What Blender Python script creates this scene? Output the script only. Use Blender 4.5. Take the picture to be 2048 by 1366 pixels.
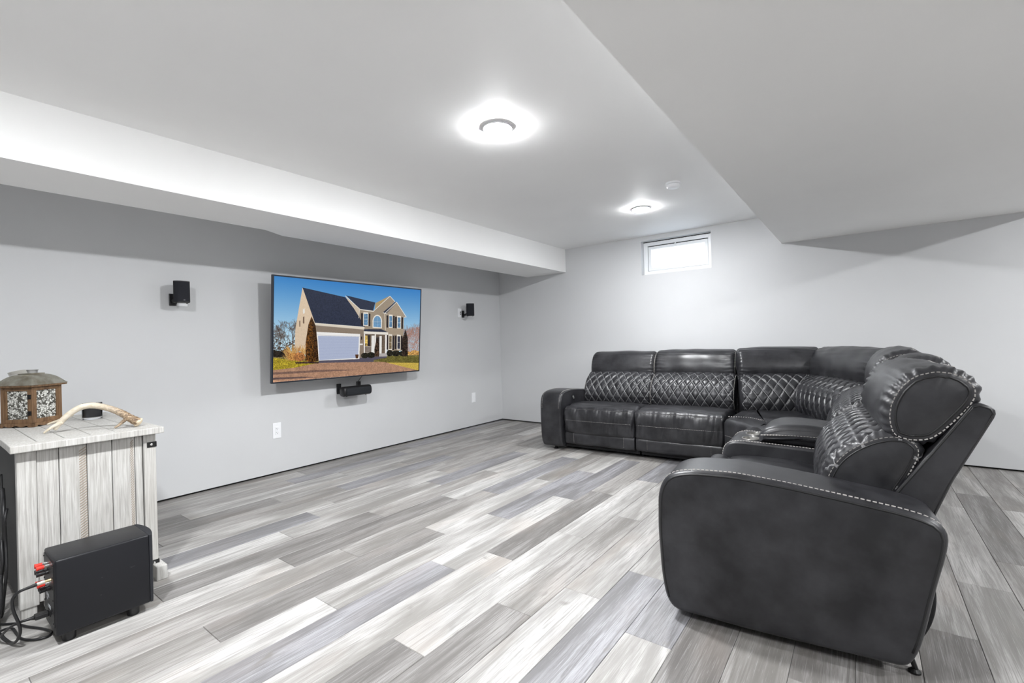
import bpy, bmesh, math, random
import numpy as np
from mathutils import Vector, Matrix

random.seed(7)
rng = np.random.default_rng(7)
PI = math.pi
for o in list(bpy.data.objects):
    bpy.data.objects.remove(o)
SC = bpy.context.scene
COL = SC.collection

# ------------------------------------------------------------------ camera
CAM = (4.40576818, -5.54648393, 1.18)
YAW, PITCH, ROLL, FPX = 0.646525954, 1.47011165e-3, -2.66590649e-2, 927.4085
cam = bpy.data.cameras.new('camera')
cam_o = bpy.data.objects.new('camera', cam)
COL.objects.link(cam_o)
cam.sensor_width = 36.0
cam.lens = FPX / 2048 * 36.0
cam.clip_start = 0.05
_f = Vector((-math.sin(YAW) * math.cos(PITCH), math.cos(YAW) * math.cos(PITCH), math.sin(PITCH)))
_r = Vector((math.cos(YAW), math.sin(YAW), 0))
_u = _r.cross(_f)
r2 = math.cos(ROLL) * _r + math.sin(ROLL) * _u
u2 = -math.sin(ROLL) * _r + math.cos(ROLL) * _u
cam_o.matrix_world = Matrix(((r2.x, u2.x, -_f.x, CAM[0]), (r2.y, u2.y, -_f.y, CAM[1]), (r2.z, u2.z, -_f.z, CAM[2]), (0, 0, 0, 1)))
SC.camera = cam_o

# ------------------------------------------------------------------ world, exposure
W = bpy.data.worlds.new('sky')
SC.world = W
W.use_nodes = True
bg = W.node_tree.nodes['Background']
bg.inputs[0].default_value = (0.80, 0.90, 1.0, 1)
bg.inputs[1].default_value = 5.0
SC.view_settings.view_transform = 'Standard'
SC.view_settings.look = 'None'
SC.view_settings.gamma = 1.0
SC.view_settings.use_curve_mapping = False
SC.view_settings.exposure = 0.0
LAMP = 1270.0
SC.cycles.use_denoising = True
SC.cycles.max_bounces = 12
SC.cycles.diffuse_bounces = 8

# ------------------------------------------------------------------ helpers
WLOC = {}


def link(o, parent=None):
    COL.objects.link(o)
    if parent is not None:
        o.parent = parent


def thing(name, label, cat, loc=(0, 0, 0), group=None):
    o = bpy.data.objects.new(name, None)
    o.empty_display_size = 0.1
    o.location = loc
    link(o)
    WLOC[o.name] = Vector(loc)
    o['label'] = label
    o['category'] = cat
    if group:
        o['group'] = group
    return o


def mesh(name, verts, faces, mat, parent=None, smooth=False, uv=None, label=None, kind=None, mats=None, fmat=None, at=None):
    """verts in world coordinates; stored relative to the parent chain"""
    base = Vector((0, 0, 0))
    loc = Vector((0, 0, 0))
    if parent is not None:
        base = WLOC[parent.name]
    elif at is not None:
        base = Vector(at)
        loc = base
    v = np.asarray(verts, float) - np.array(base)
    me = bpy.data.meshes.new(name)
    me.from_pydata(v.tolist(), [], [list(f) for f in faces])
    me.update()
    for m in (mats or [mat]):
        me.materials.append(m)
    if fmat is not None:
        me.polygons.foreach_set('material_index', np.asarray(fmat, np.int32))
    if smooth:
        me.polygons.foreach_set('use_smooth', np.ones(len(me.polygons), bool))
    if uv is not None:
        l = me.uv_layers.new(name='UVMap')
        li = np.empty(len(me.loops), np.int32)
        me.loops.foreach_get('vertex_index', li)
        l.data.foreach_set('uv', np.asarray(uv, float)[li].ravel())
    o = bpy.data.objects.new(name, me)
    o.location = loc
    link(o, parent)
    WLOC[o.name] = base
    if label:
        o['label'] = label
    if kind:
        o['kind'] = kind
    return o


def tag(o, label, cat, group=None):
    o['label'] = label
    o['category'] = cat
    if group:
        o['group'] = group
    return o


class MB:
    """collects shapes, builds ONE mesh object"""

    def __init__(s):
        s.v, s.f, s.mi = [], [], []
        s.cur = 0

    def add(s, v, f):
        n = len(s.v)
        s.v += [tuple(p) for p in v]
        s.f += [[i + n for i in q] for q in f]
        s.mi += [s.cur] * len(f)
        return s

    def bm(s, b):
        b.verts.index_update()
        s.add([v.co[:] for v in b.verts], [[v.index for v in f.verts] for f in b.faces])
        b.free()
        return s

    def box(s, x0, x1, y0, y1, z0, z1, bev=0.0, M=None, seg=2):
        b = bmesh.new()
        bmesh.ops.create_cube(b, size=1)
        for v in b.verts:
            v.co = Vector(((x0 + x1) / 2 + v.co.x * (x1 - x0), (y0 + y1) / 2 + v.co.y * (y1 - y0), (z0 + z1) / 2 + v.co.z * (z1 - z0)))
        if bev > 0:
            bmesh.ops.bevel(b, geom=b.edges[:], offset=bev, segments=seg, profile=0.5, affect='EDGES')
        if M is not None:
            b.transform(M)
        return s.bm(b)

    def cyl(s, p0, p1, r0, r1=None, n=20, cap=True, bev=0):
        r1 = r0 if r1 is None else r1
        return s.lathe([(r0, 0.0), (r1, (Vector(p1) - Vector(p0)).length)], p0, Vector(p1) - Vector(p0), n, cap)

    def lathe(s, prof, p0=(0, 0, 0), axis=(0, 0, 1), n=24, cap=True):
        ax = Vector(axis).normalized()
        q = ax.to_track_quat('Z', 'Y')
        V, F = [], []
        for r, h in prof:
            for i in range(n):
                a = 2 * PI * i / n
                V.append(Vector(p0) + q @ Vector((r * math.cos(a), r * math.sin(a), h)))
        m = len(prof)
        for j in range(m - 1):
            for i in range(n):
                k = (i + 1) % n
                F.append([j * n + i, j * n + k, (j + 1) * n + k, (j + 1) * n + i])
        if cap:
            F.append([i for i in range(n)][::-1])
            F.append([(m - 1) * n + i for i in range(n)])
        return s.add(V, F)

    def tube(s, pts, r, n=8, cap=True, radii=None):
        P = [Vector(p) for p in pts]
        V, F = [], []
        up = Vector((0, 0, 1))
        pr = None
        for i, p in enumerate(P):
            d = (P[min(i + 1, len(P) - 1)] - P[max(i - 1, 0)]).normalized()
            if pr is None:
                a = d.cross(up)
                if a.length < 1e-3:
                    a = d.cross(Vector((1, 0, 0)))
                a.normalize()
            else:
                a = (pr - d * pr.dot(d)).normalized()
            pr = a
            b = d.cross(a)
            rr = radii[i] if radii is not None else r
            for k in range(n):
                t = 2 * PI * k / n
                V.append(p + (a * math.cos(t) + b * math.sin(t)) * rr)
        for i in range(len(P) - 1):
            for k in range(n):
                l = (k + 1) % n
                F.append([i * n + k, i * n + l, (i + 1) * n + l, (i + 1) * n + k])
        if cap:
            F.append([k for k in range(n)][::-1])
            F.append([(len(P) - 1) * n + k for k in range(n)])
        return s.add(V, F)

    def build(s, name, mat, parent=None, smooth=False, label=None, kind=None, mats=None, at=None, uv=None):
        return mesh(name, s.v, s.f, mat, parent, smooth, uv, label, kind, mats, s.mi if mats else None, at)


def autosmooth(o, ang=35):
    me = o.data
    me.polygons.foreach_set('use_smooth', np.ones(len(me.polygons), bool))
    try:
        me.set_sharp_from_angle(angle=math.radians(ang))
    except Exception:
        pass
    return o


def catmull(pts, n, closed=False):
    P = np.asarray(pts, float)
    k = len(P)
    out = []
    segs = k if closed else k - 1
    per = 16
    for i in range(segs):
        if closed:
            a, b, c, d = P[(i - 1) % k], P[i], P[(i + 1) % k], P[(i + 2) % k]
        else:
            a, b, c, d = P[max(i - 1, 0)], P[i], P[i + 1], P[min(i + 2, k - 1)]
        for j in range(per):
            t = j / per
            out.append(0.5 * ((2 * b) + (c - a) * t + (2 * a - 5 * b + 4 * c - d) * t * t + (3 * b - a - 3 * c + d) * t ** 3))
    if not closed:
        out.append(P[-1])
    return resample(np.array(out), n, closed)


def resample(P, n, closed=False):
    P = np.asarray(P, float)
    if closed:
        P = np.vstack([P, P[:1]])
    d = np.r_[0, np.cumsum(np.linalg.norm(np.diff(P, axis=0), axis=1))]
    t = np.linspace(0, d[-1], n + 1)[:-1] if closed else np.linspace(0, d[-1], n)
    return np.stack([np.interp(t, d, P[:, i]) for i in range(P.shape[1])], 1)


def sn(x, y, seed, oct_=5):
    """smooth pseudo noise, about -1..1"""
    r = np.random.default_rng(seed)
    s = 0
    for i in range(oct_):
        a = r.uniform(0, 2 * PI)
        k = r.uniform(0.6, 1.6)
        s = s + np.sin(k * (x * math.cos(a) + y * math.sin(a)) + r.uniform(0, 2 * PI))
    return s / oct_ ** 0.5 / 1.2


# ------------------------------------------------------------------ materials
def mat(name, rgb=(0.8, 0.8, 0.8), rough=0.5, metal=0.0, spec=0.5, emit=None, estr=0.0, trans=0.0):
    m = bpy.data.materials.new(name)
    m.use_nodes = True
    b = m.node_tree.nodes['Principled BSDF']
    b.inputs['Base Color'].default_value = (*rgb, 1)
    b.inputs['Roughness'].default_value = rough
    b.inputs['Metallic'].default_value = metal
    b.inputs['Specular IOR Level'].default_value = spec
    if trans:
        b.inputs['Transmission Weight'].default_value = trans
    if emit:
        b.inputs['Emission Color'].default_value = (*emit, 1)
        b.inputs['Emission Strength'].default_value = estr
    return m


class N:
    def __init__(s, m):
        s.t = m.node_tree
        s.b = s.t.nodes['Principled BSDF']

    def n(s, typ, **kw):
        x = s.t.nodes.new(typ)
        for k, v in kw.items():
            if k.startswith('i_'):
                key = k[2:]
                x.inputs[int(key) if key.isdigit() else key.replace('_', ' ')].default_value = v
            else:
                setattr(x, k, v)
        return x

    def l(s, a, b):
        s.t.links.new(a, b)

    def math(s, op, a, b=None, c=None):
        x = s.t.nodes.new('ShaderNodeMath')
        x.operation = op
        for i, v in enumerate((a, b, c)):
            if v is None:
                continue
            if isinstance(v, (int, float)):
                x.inputs[i].default_value = v
            else:
                s.l(v, x.inputs[i])
        return x.outputs[0]

    def mix(s, fac, a, b, blend='MIX'):
        x = s.t.nodes.new('ShaderNodeMix')
        x.data_type = 'RGBA'
        x.blend_type = blend
        for i, v in ((0, fac), (6, a), (7, b)):
            if isinstance(v, (int, float)):
                x.inputs[i].default_value = v
            elif isinstance(v, tuple):
                x.inputs[i].default_value = (*v, 1) if len(v) == 3 else v
            else:
                s.l(v, x.inputs[i])
        return x.outputs[2]

    def noise(s, vec, scale, detail=3, rough=0.5, dist=0.0):
        x = s.n('ShaderNodeTexNoise')
        x.inputs['Scale'].default_value = scale
        x.inputs['Detail'].default_value = detail
        x.inputs['Roughness'].default_value = rough
        x.inputs['Distortion'].default_value = dist
        if vec is not None:
            s.l(vec, x.inputs['Vector'])
        return x.outputs[0]

    def ramp(s, v, lo, hi, a=0.0, b=1.0):
        x = s.n('ShaderNodeMapRange')
        s.l(v, x.inputs[0])
        for i, q in enumerate((lo, hi, a, b)):
            x.inputs[i + 1].default_value = q
        return x.outputs[0]

    def coord(s, kind='Object', scale=(1, 1, 1), off=(0, 0, 0)):
        c = s.n('ShaderNodeTexCoord')
        mp = s.n('ShaderNodeMapping')
        mp.inputs['Scale'].default_value = scale
        mp.inputs['Location'].default_value = off
        s.l(c.outputs[kind], mp.inputs[0])
        return mp.outputs[0]

    def bump(s, h, strength=0.2, dist=0.005):
        x = s.n('ShaderNodeBump')
        x.inputs['Strength'].default_value = strength
        x.inputs['Distance'].default_value = dist
        s.l(h, x.inputs['Height'])
        s.l(x.outputs[0], s.b.inputs['Normal'])


def wall_mat(name, rgb, rough=0.6):
    m = mat(name, rgb, rough, spec=0.3)
    g = N(m)
    v = g.coord()
    a = g.noise(v, 1.3, 4)
    c = g.mix(g.ramp(a, 0.35, 0.65), tuple(x * 0.985 for x in rgb), tuple(min(1, x * 1.012) for x in rgb))
    g.l(c, g.b.inputs['Base Color'])
    g.bump(g.noise(v, 160, 2), 0.05, 0.002)
    return m


M_WALL = wall_mat('wall_paint', (0.605, 0.612, 0.622))
M_CEIL = wall_mat('ceiling_paint', (0.90, 0.90, 0.897))
M_SOF = wall_mat('soffit_paint', (0.90, 0.90, 0.893))
M_DARK = mat('dark_gap', (0.012, 0.012, 0.010), 0.9)
M_VINYL = mat('white_vinyl', (0.82, 0.84, 0.86), 0.35)
M_WHITEP = mat('white_plastic', (0.86, 0.87, 0.89), 0.35)
M_BLACKP = mat('black_plastic', (0.006, 0.006, 0.007), 0.4)
M_BLACKM = mat('black_metal', (0.01, 0.01, 0.01), 0.45, 0.3)
M_CHROME = mat('chrome', (0.75, 0.75, 0.74), 0.18, 1.0)
M_STEEL = mat('brushed_steel', (0.62, 0.61, 0.58), 0.28, 1.0)
M_RUBBER = mat('black_rubber', (0.010, 0.010, 0.011), 0.45)
M_RED = mat('red_plastic', (0.72, 0.035, 0.02), 0.35)
M_BRASSY = mat('gold_contact', (0.62, 0.5, 0.3), 0.3, 0.9)
M_THREAD = mat('pale_thread', (0.42, 0.40, 0.38), 0.8)
M_BLACKF = mat('black_underside', (0.008, 0.008, 0.009), 0.8)


def leather(name, quilt=False):
    m = mat(name, (0.03, 0.03, 0.034), 0.36, spec=0.5)
    g = N(m)
    v = g.coord()
    big = g.noise(v, 7, 4, 0.6)
    fine = g.noise(v, 900, 2, 0.6)
    c = g.mix(g.ramp(big, 0.35, 0.68), (0.010, 0.010, 0.012), (0.033, 0.033, 0.037))
    if quilt:
        t = g.n('ShaderNodeTexCoord')
        sp = g.n('ShaderNodeSeparateXYZ')
        g.l(t.outputs['UV'], sp.inputs[0])
        A = g.math('DIVIDE', sp.outputs[0], QW)
        B = g.math('DIVIDE', sp.outputs[1], QH)
        ds = []
        for q in (g.math('ADD', A, B), g.math('SUBTRACT', A, B)):
            fr = g.math('FRACT', g.math('ADD', q, 0.5))
            ds.append(g.math('ABSOLUTE', g.math('SUBTRACT', fr, 0.5)))
        d = g.math('MINIMUM', ds[0], ds[1])
        line = g.ramp(d, 0.016, 0.034, 1.0, 0.0)
        c = g.mix(line, c, (0.26, 0.26, 0.265))
    g.l(c, g.b.inputs['Base Color'])
    g.l(g.ramp(big, 0.3, 0.7, 0.31, 0.40), g.b.inputs['Roughness'])
    g.bump(fine, 0.12, 0.001)
    return m


QW, QH = 0.088, 0.135
M_LEATHER = leather('charcoal_leather')
M_QUILT = leather('quilted_leather', True)


def plank_mat():
    m = mat('plank_print', (0.5, 0.5, 0.5), 0.42, spec=0.45)
    g = N(m)
    oi = g.n('ShaderNodeObjectInfo')
    tc = g.n('ShaderNodeTexCoord')
    geo = g.n('ShaderNodeNewGeometry')
    rnd = g.math('MULTIPLY', oi.outputs['Random'], 61.0)
    comb = g.n('ShaderNodeCombineXYZ')
    g.l(rnd, comb.inputs[0])
    g.l(g.math('MULTIPLY', oi.outputs['Random'], 37.0), comb.inputs[1])
    add = g.n('ShaderNodeVectorMath')
    add.operation = 'ADD'
    g.l(geo.outputs['Position'], add.inputs[0])
    g.l(comb.outputs[0], add.inputs[1])

    def mp(sx, sy):
        x = g.n('ShaderNodeMapping')
        x.inputs['Scale'].default_value = (sx, sy, 1)
        g.l(add.outputs[0], x.inputs[0])
        return x.outputs[0]
    broad = g.noise(mp(9, 1.1), 1.0, 4, 0.55, 0.6)
    streak = g.noise(mp(60, 2.2), 1.0, 5, 0.65, 0.9)
    fine = g.noise(mp(300, 5.5), 1.0, 4, 0.7, 0.5)
    knots = g.noise(mp(15, 6.5), 1.0, 2, 0.5, 0.4)
    base = oi.outputs['Color']
    dark = g.mix(1.0, base, (0.53, 0.52, 0.51), 'MULTIPLY')
    lite = g.mix(1.0, base, (1.10, 1.10, 1.11), 'MULTIPLY')
    c = g.mix(g.ramp(broad, 0.38, 0.62), dark, lite)
    c = g.mix(g.ramp(streak, 0.50, 0.62, 0.0, 0.85), c, dark)
    c = g.mix(g.ramp(fine, 0.50, 0.62, 0.0, 0.8), c, g.mix(1.0, base, (0.56, 0.55, 0.54), 'MULTIPLY'))
    c = g.mix(g.ramp(fine, 0.34, 0.43, 0.3, 0.0), c, (0.62, 0.62, 0.615))
    crack = g.noise(mp(110, 1.6), 1.0, 6, 0.72, 1.4)
    c = g.mix(g.ramp(crack, 0.63, 0.70, 0.0, 0.75), c, (0.15, 0.145, 0.14))
    tan = g.mix(1.0, base, (0.93, 0.83, 0.76), 'MULTIPLY')
    c = g.mix(g.ramp(g.noise(mp(5, 1.6), 1.0, 2), 0.55, 0.72, 0.0, 0.3), c, tan)
    c = g.mix(g.ramp(knots, 0.68, 0.78, 0.0, 0.8), c, (0.19, 0.18, 0.17))
    g.l(c, g.b.inputs['Base Color'])
    g.l(g.ramp(fine, 0.3, 0.7, 0.36, 0.5), g.b.inputs['Roughness'])
    g.bump(g.math('ADD', g.math('MULTIPLY', fine, 0.5), streak), 0.10, 0.002)
    return m


M_PLANK = plank_mat()


def whitewash():
    m = mat('whitewashed_wood', (0.62, 0.61, 0.58), 0.6, spec=0.3)
    g = N(m)
    oi = g.n('ShaderNodeObjectInfo')
    geo = g.n('ShaderNodeNewGeometry')
    tc = g.n('ShaderNodeTexCoord')
    add = g.n('ShaderNodeVectorMath')
    add.operation = 'ADD'
    cb = g.n('ShaderNodeCombineXYZ')
    g.l(g.math('MULTIPLY', oi.outputs['Random'], 20.0), cb.inputs[0])
    g.l(g.math('MULTIPLY', oi.outputs['Random'], 33.0), cb.inputs[1])
    g.l(geo.outputs['Position'], add.inputs[0])
    g.l(cb.outputs[0], add.inputs[1])
    mp = g.n('ShaderNodeMapping')
    mp.inputs['Scale'].default_value = (150, 150, 6)
    g.l(add.outputs[0], mp.inputs[0])
    a = g.noise(mp.outputs[0], 1.0, 4, 0.6, 0.4)
    mp2 = g.n('ShaderNodeMapping')
    mp2.inputs['Scale'].default_value = (9, 9, 1.2)
    g.l(add.outputs[0], mp2.inputs[0])
    b = g.noise(mp2.outputs[0], 1.0, 3, 0.5, 0.5)
    c = g.mix(g.ramp(a, 0.35, 0.65), (0.37, 0.358, 0.338), (0.565, 0.56, 0.54))
    c = g.mix(g.ramp(b, 0.5, 0.72, 0.0, 0.6), c, (0.40, 0.38, 0.35))
    g.l(c, g.b.inputs['Base Color'])
    g.bump(a, 0.12, 0.003)
    return m


M_WHITEWASH = whitewash()


def wood(name, c0, c1, sc=(40, 40, 5)):
    m = mat(name, c0, 0.55, spec=0.35)
    g = N(m)
    v = g.coord(scale=sc)
    a = g.noise(v, 1.0, 4, 0.6, 1.0)
    g.l(g.mix(g.ramp(a, 0.35, 0.65), c0, c1), g.b.inputs['Base Color'])
    g.bump(a, 0.15, 0.002)
    return m


M_BROWNWOOD = wood('brown_wood', (0.10, 0.055, 0.028), (0.21, 0.125, 0.065))

# ------------------------------------------------------------------ room shell
XR, YF, ZC = 9.6, -8.4, 2.433


def struct(name, mb, m, smooth=False):
    o = mb.build(name, m, smooth=smooth)
    o['kind'] = 'structure'
    return o


GAP = 0.017
struct('wall_left', MB().box(-0.12, 0, YF, 0.0, GAP, ZC + 0.1), M_WALL)
b = MB()
WX0, WX1, WZ0, WZ1 = 2.253, 3.068, 1.962, 2.378
b.box(-0.12, WX0, 0, 0.16, GAP, ZC + 0.1)
b.box(WX1, XR + 0.12, 0, 0.16, GAP, ZC + 0.1)
b.box(WX0, WX1, 0, 0.16, GAP, WZ0)
b.box(WX0, WX1, 0, 0.16, WZ1, ZC + 0.1)
struct('wall_back', b, M_WALL)
struct('wall_right', MB().box(XR, XR + 0.12, YF, 0.0, GAP, ZC + 0.1), M_WALL)
struct('wall_front', MB().box(-0.12, XR + 0.12, YF - 0.12, YF, GAP, ZC + 0.1), M_WALL)
# dark plates behind the gap under the unfinished drywall
for nm, a in (('trim_1', (-0.12, -0.03, YF, 0.12)), ('trim_2', (-0.12, XR + 0.12, 0.03, 0.16)), ('trim_3', (XR + 0.03, XR + 0.12, YF, 0.1)), ('trim_4', (-0.12, XR + 0.12, YF - 0.12, YF - 0.03))):
    struct(nm, MB().box(a[0], a[1], a[2], a[3], -0.012, GAP), M_DARK)
struct('ceiling', MB().box(-0.12, XR + 0.12, YF - 0.12, 0.16, ZC, ZC + 0.15), M_CEIL)
# left duct soffit, hung clear of the wall, with a jog in its inner edge
SZ = 2.118
poly = [(1.178, YF), (1.178, 0.0), (0.535, 0.0), (0.565, -3.60), (0.665, -3.785), (0.69, YF)]
n = len(poly)
b = MB().add([(x, y, SZ) for x, y in poly] + [(x, y, ZC) for x, y in poly],
             [list(range(n))[::-1], list(range(n, 2 * n))] + [[i, (i + 1) % n, n + (i + 1) % n, n + i] for i in range(n)])
struct('ceiling_soffit_left', b, M_SOF)
struct('ceiling_soffit_right', MB().box(3.76, 5.68, YF, 0.0, 2.131, ZC), M_SOF)

# ------------------------------------------------------------------ floor
PWID, PLEN, E0 = 0.1863, 1.265, 1.94
floor = MB().box(-0.12, XR + 0.12, YF - 0.12, 0.16, -0.05, -0.0075).build('floor', M_DARK)
floor['kind'] = 'structure'
TONES = {'W': (0.485, 0.477, 0.463), 'L': (0.425, 0.415, 0.400), 'M': (0.355, 0.342, 0.328), 'D': (0.255, 0.245, 0.237), 'B': (0.29, 0.288, 0.302)}
JOINTS = '''0.24 -3.273 L D;0.28 -0.752 M L;0.36 -3.48 M B;0.55 -4.305 D L;0.60 -3.071 W L;0.65 -1.833 L D;0.75 -3.753 D L;0.76 -2.521 L M;0.93 -4.560 D M
0.94 -3.294 M B;1.0 -0.803 M W;1.03 -2.063 B M;1.12 -3.560 L D;1.13 -2.305 M M;1.28 -3.794 B L;1.46 -4.077 W L;1.48 -2.819 L B;1.64 -3.527 M L;1.67 -4.802 L D;1.66 -2.280 M L
1.84 -4.248 L M;1.85 -2.976 D W;1.85 -1.743 W M;2.03 -4.008 M L;2.03 -2.745 M B;2.2 -4.781 M M;2.22 -3.510 D W;2.22 -2.248 W M;2.39 -4.374 W L;2.4 -3.102 L B;2.42 -1.844 B W
2.58 -3.803 B W;2.6 -2.546 W B;2.77 -3.565 L D;2.79 -2.294 D M;2.94 -4.338 D W;2.96 -3.070 W W;2.97 -1.833 W B;3.13 -3.927 D M;3.14 -2.660 M L;3.32 -3.638 W L;3.51 -3.319 B L;3.70 -3.797 L B
4.49 -3.415 D L;4.66 -3.092 D L;4.84 -2.548 L M;4.86 -1.297 L M;5.0 -2.171 M D;5.03 -0.928 D L;5.2 -1.211 L M'''
rows = {}
for ln in JOINTS.replace('\n', ';').split(';'):
    x, y, a, c = ln.split()
    k = math.floor((float(x) - E0) / PWID)
    rows.setdefault(k, []).append((float(y), a, c))


def plank_mesh(w, l):
    """top at z=0, small bevelled arris; origin at centre"""
    x, y, e = w / 2 - 0.0006, l / 2 - 0.0006, 0.0016
    v = [(sx * (x - e), sy * (y - e), 0.0) for sx, sy in ((-1, -1), (1, -1), (1, 1), (-1, 1))]
    v += [(sx * x, sy * y, -e) for sx, sy in ((-1, -1), (1, -1), (1, 1), (-1, 1))]
    v += [(sx * x, sy * y, -0.0075) for sx, sy in ((-1, -1), (1, -1), (1, 1), (-1, 1))]
    f = [[0, 1, 2, 3]]
    for a in (0, 4):
        f += [[a + i, a + 4 + i, a + 4 + (i + 1) % 4, a + (i + 1) % 4] for i in range(4)]
    f += [[11, 10, 9, 8]]
    me = bpy.data.meshes.new('plank')
    me.from_pydata(v, [], f)
    me.materials.append(M_PLANK)
    return me


full = plank_mesh(PWID, PLEN)
YB = -5.75
STUFF = []
kmin = math.floor((0 - E0) / PWID)
kmax = math.floor((8.2 - E0) / PWID)
lastphase = rng.uniform(0, PLEN)
npl = 0
for k in range(kmin, kmax + 1):
    js = rows.get(k, [])
    if js:
        ph = js[-1][0] % PLEN
    else:
        ph = (lastphase + rng.uniform(0.3, 0.95)) % PLEN
    lastphase = ph
    x0, x1 = E0 + PWID * k, E0 + PWID * (k + 1)
    cuts = sorted([ph - PLEN * i for i in range(-1, 10)])
    tones = {}
    for y, a, c in js:
        i = round((y - ph) / PLEN)
        tones[i - 1] = a
        tones[i] = c
    for i in range(-9, 1):
        y0, y1 = ph + PLEN * i, ph + PLEN * (i + 1)
        if y0 >= 0.03 or y1 < YF:
            continue
        tone = tones.get(i) or rng.choice(list('WLMDBLM') if x0 < 4.2 else list('LLMWDLM'))
        y1c, y0c = min(y1, 0.03), max(y0, YF)
        xa, xb = max(x0, -0.03), x1
        col = TONES[tone]
        j = rng.uniform(0.92, 1.08)
        if y1 < YB:
            STUFF.append((xa, xb, y0c, y1c, col))
            continue
        cut = y1c != y1 or y0c != y0 or xa != x0
        me = plank_mesh(xb - xa, y1c - y0c) if cut else full
        o = bpy.data.objects.new('plank', me)
        o.location = ((xa + xb) / 2, (y0c + y1c) / 2, rng.uniform(-0.0004, 0.0))
        o.color = (*[c * j for c in col], 1)
        link(o, floor)
        npl += 1
# the rest of the boards, out of the picture: one part
b = MB()
for xa, xb, y0, y1, col in STUFF:
    b.box(xa + 0.0006, xb - 0.0006, y0 + 0.0006, y1 - 0.0006, -0.0075, 0.0)
for k in range(kmax + 1, math.floor((XR - E0) / PWID) + 1):
    off = rng.uniform(0, PLEN)
    for i in range(-1, 9):
        y1 = min(0.03, -PLEN * i - off + PLEN)
        y0 = max(YF, -PLEN * i - off)
        if y1 > y0 + 0.01:
            b.box(E0 + PWID * k + 0.0006, min(XR + 0.03, E0 + PWID * (k + 1)) - 0.0006, y0 + 0.0006, y1 - 0.0006, -0.0075, 0.0)
o = b.build('plank_field', M_PLANK, floor, kind='stuff')
o.color = (0.48, 0.465, 0.45, 1)

# ------------------------------------------------------------------ window
M_GLASS = mat('window_glass', (1, 1, 1), 0.0, trans=1.0)
M_GLASS.node_tree.nodes['Principled BSDF'].inputs['IOR'].default_value = 1.02
win = thing('window_1', 'small white vinyl basement window high in the back wall', 'window', ((WX0 + WX1) / 2, 0.1, WZ0))
del win['category']
del win['label']
win['kind'] = 'structure'


def ring(b, x0, x1, z0, z1, w, y0, y1, bev=0.003):
    b.box(x0, x0 + w, y0, y1, z0, z1, bev)
    b.box(x1 - w, x1, y0, y1, z0, z1, bev)
    b.box(x0 + w - 0.003, x1 - w + 0.003, y0, y1, z1 - w, z1, bev)
    b.box(x0 + w - 0.003, x1 - w + 0.003, y0, y1, z0, z0 + w, bev)
    return b


ring(MB(), WX0 + 0.001, WX1 - 0.001, WZ0 + 0.001, WZ1 - 0.003, 0.05, 0.085, 0.158).build('window_frame', M_VINYL, win)
sx0, sx1, sz0, sz1 = WX0 + 0.055, WX1 - 0.055, WZ0 + 0.055, WZ1 - 0.062
sash = ring(MB(), sx0, sx1, sz0, sz1, 0.036, 0.096, 0.150).build('window_sash', M_VINYL, win)
MB().box(sx0 + 0.03, sx1 - 0.03, 0.121, 0.127, sz0 + 0.03, sz1 - 0.03).build('pane', M_GLASS, sash)
MB().box(2.638, 2.652, 0.078, 0.10, WZ1 - 0.075, WZ1 - 0.045, 0.002).box(2.60, 2.70, 0.088, 0.098, WZ1 - 0.088, WZ1 - 0.078, 0.002).build('latch', M_VINYL, sash)
MB().box(WX0 + 0.05, WX1 - 0.05, 0.104, 0.150, WZ1 - 0.0635, WZ1 - 0.052).build('seal_and_shadow_strip', M_DARK, win)
MB().box(WX0 + 0.049, WX0 + 0.0555, 0.104, 0.150, WZ0 + 0.05, WZ1 - 0.06).build('seal_and_shadow_strip', M_DARK, win)
MB().box(WX0 + 0.002, WX1 - 0.002, 0.0835, 0.0855, WZ1 - 0.010, WZ1 - 0.002).build('seal_and_shadow_strip', M_DARK, win)  # this strip is the frame-top shadow line, put in as dark colour
# snow drift outside
V, F = [], []
nx, ny = 40, 12
for j in range(ny):
    for i in range(nx):
        x = 0.5 + 5.0 * i / (nx - 1)
        y = 0.35 + 3.0 * j / (ny - 1)
        h = 1.92 + 0.12 * math.exp(-((x - 3.05) / 0.35) ** 2 - ((y - 0.75) / 0.4) ** 2) + 0.03 * math.sin(x * 4 + y)
        V.append((x, y, h))
for j in range(ny - 1):
    for i in range(nx - 1):
        a = j * nx + i
        F.append([a, a + 1, a + nx + 1, a + nx])
V += [(0.5, 0.35, 1.6), (5.5, 0.35, 1.6), (5.5, 3.35, 1.6), (0.5, 3.35, 1.6)]
F += [[nx * ny, nx * ny + 3, nx * ny + 2, nx * ny + 1]]
sn_o = mesh('snow_bank', V, F, mat('snow', (0.85, 0.87, 0.9), 0.7), smooth=True)
sn_o['kind'] = 'structure'

# ------------------------------------------------------------------ ceiling lights
M_DIFF = mat('lamp_diffuser', (0.9, 0.9, 0.9), 0.4, emit=(0.97, 0.985, 1.0), estr=LAMP)
M_DIFF_DIM = mat('lamp_diffuser_dim', (0.9, 0.9, 0.9), 0.4, emit=(0.97, 0.985, 1.0), estr=LAMP * 0.56)
M_LRING = mat('lamp_ring', (0.72, 0.72, 0.74), 0.4)
lights = [(2.74, -3.425, 'white round flush ceiling light glowing, the nearer of two by the black television'),
          (2.74, -1.227, 'white round flush ceiling light glowing in front of the small high window'),
          (2.74, -5.62, 'white round flush ceiling light above the whitewashed cabinet, outside the picture'),
          (6.83, -1.227, 'white round flush ceiling light right of the wide soffit near the back wall'),
          (6.83, -3.425, 'white round flush ceiling light right of the wide soffit, second from back wall'),
          (6.83, -5.62, 'white round flush ceiling light right of the wide soffit, third from back wall and farthest')]
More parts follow.
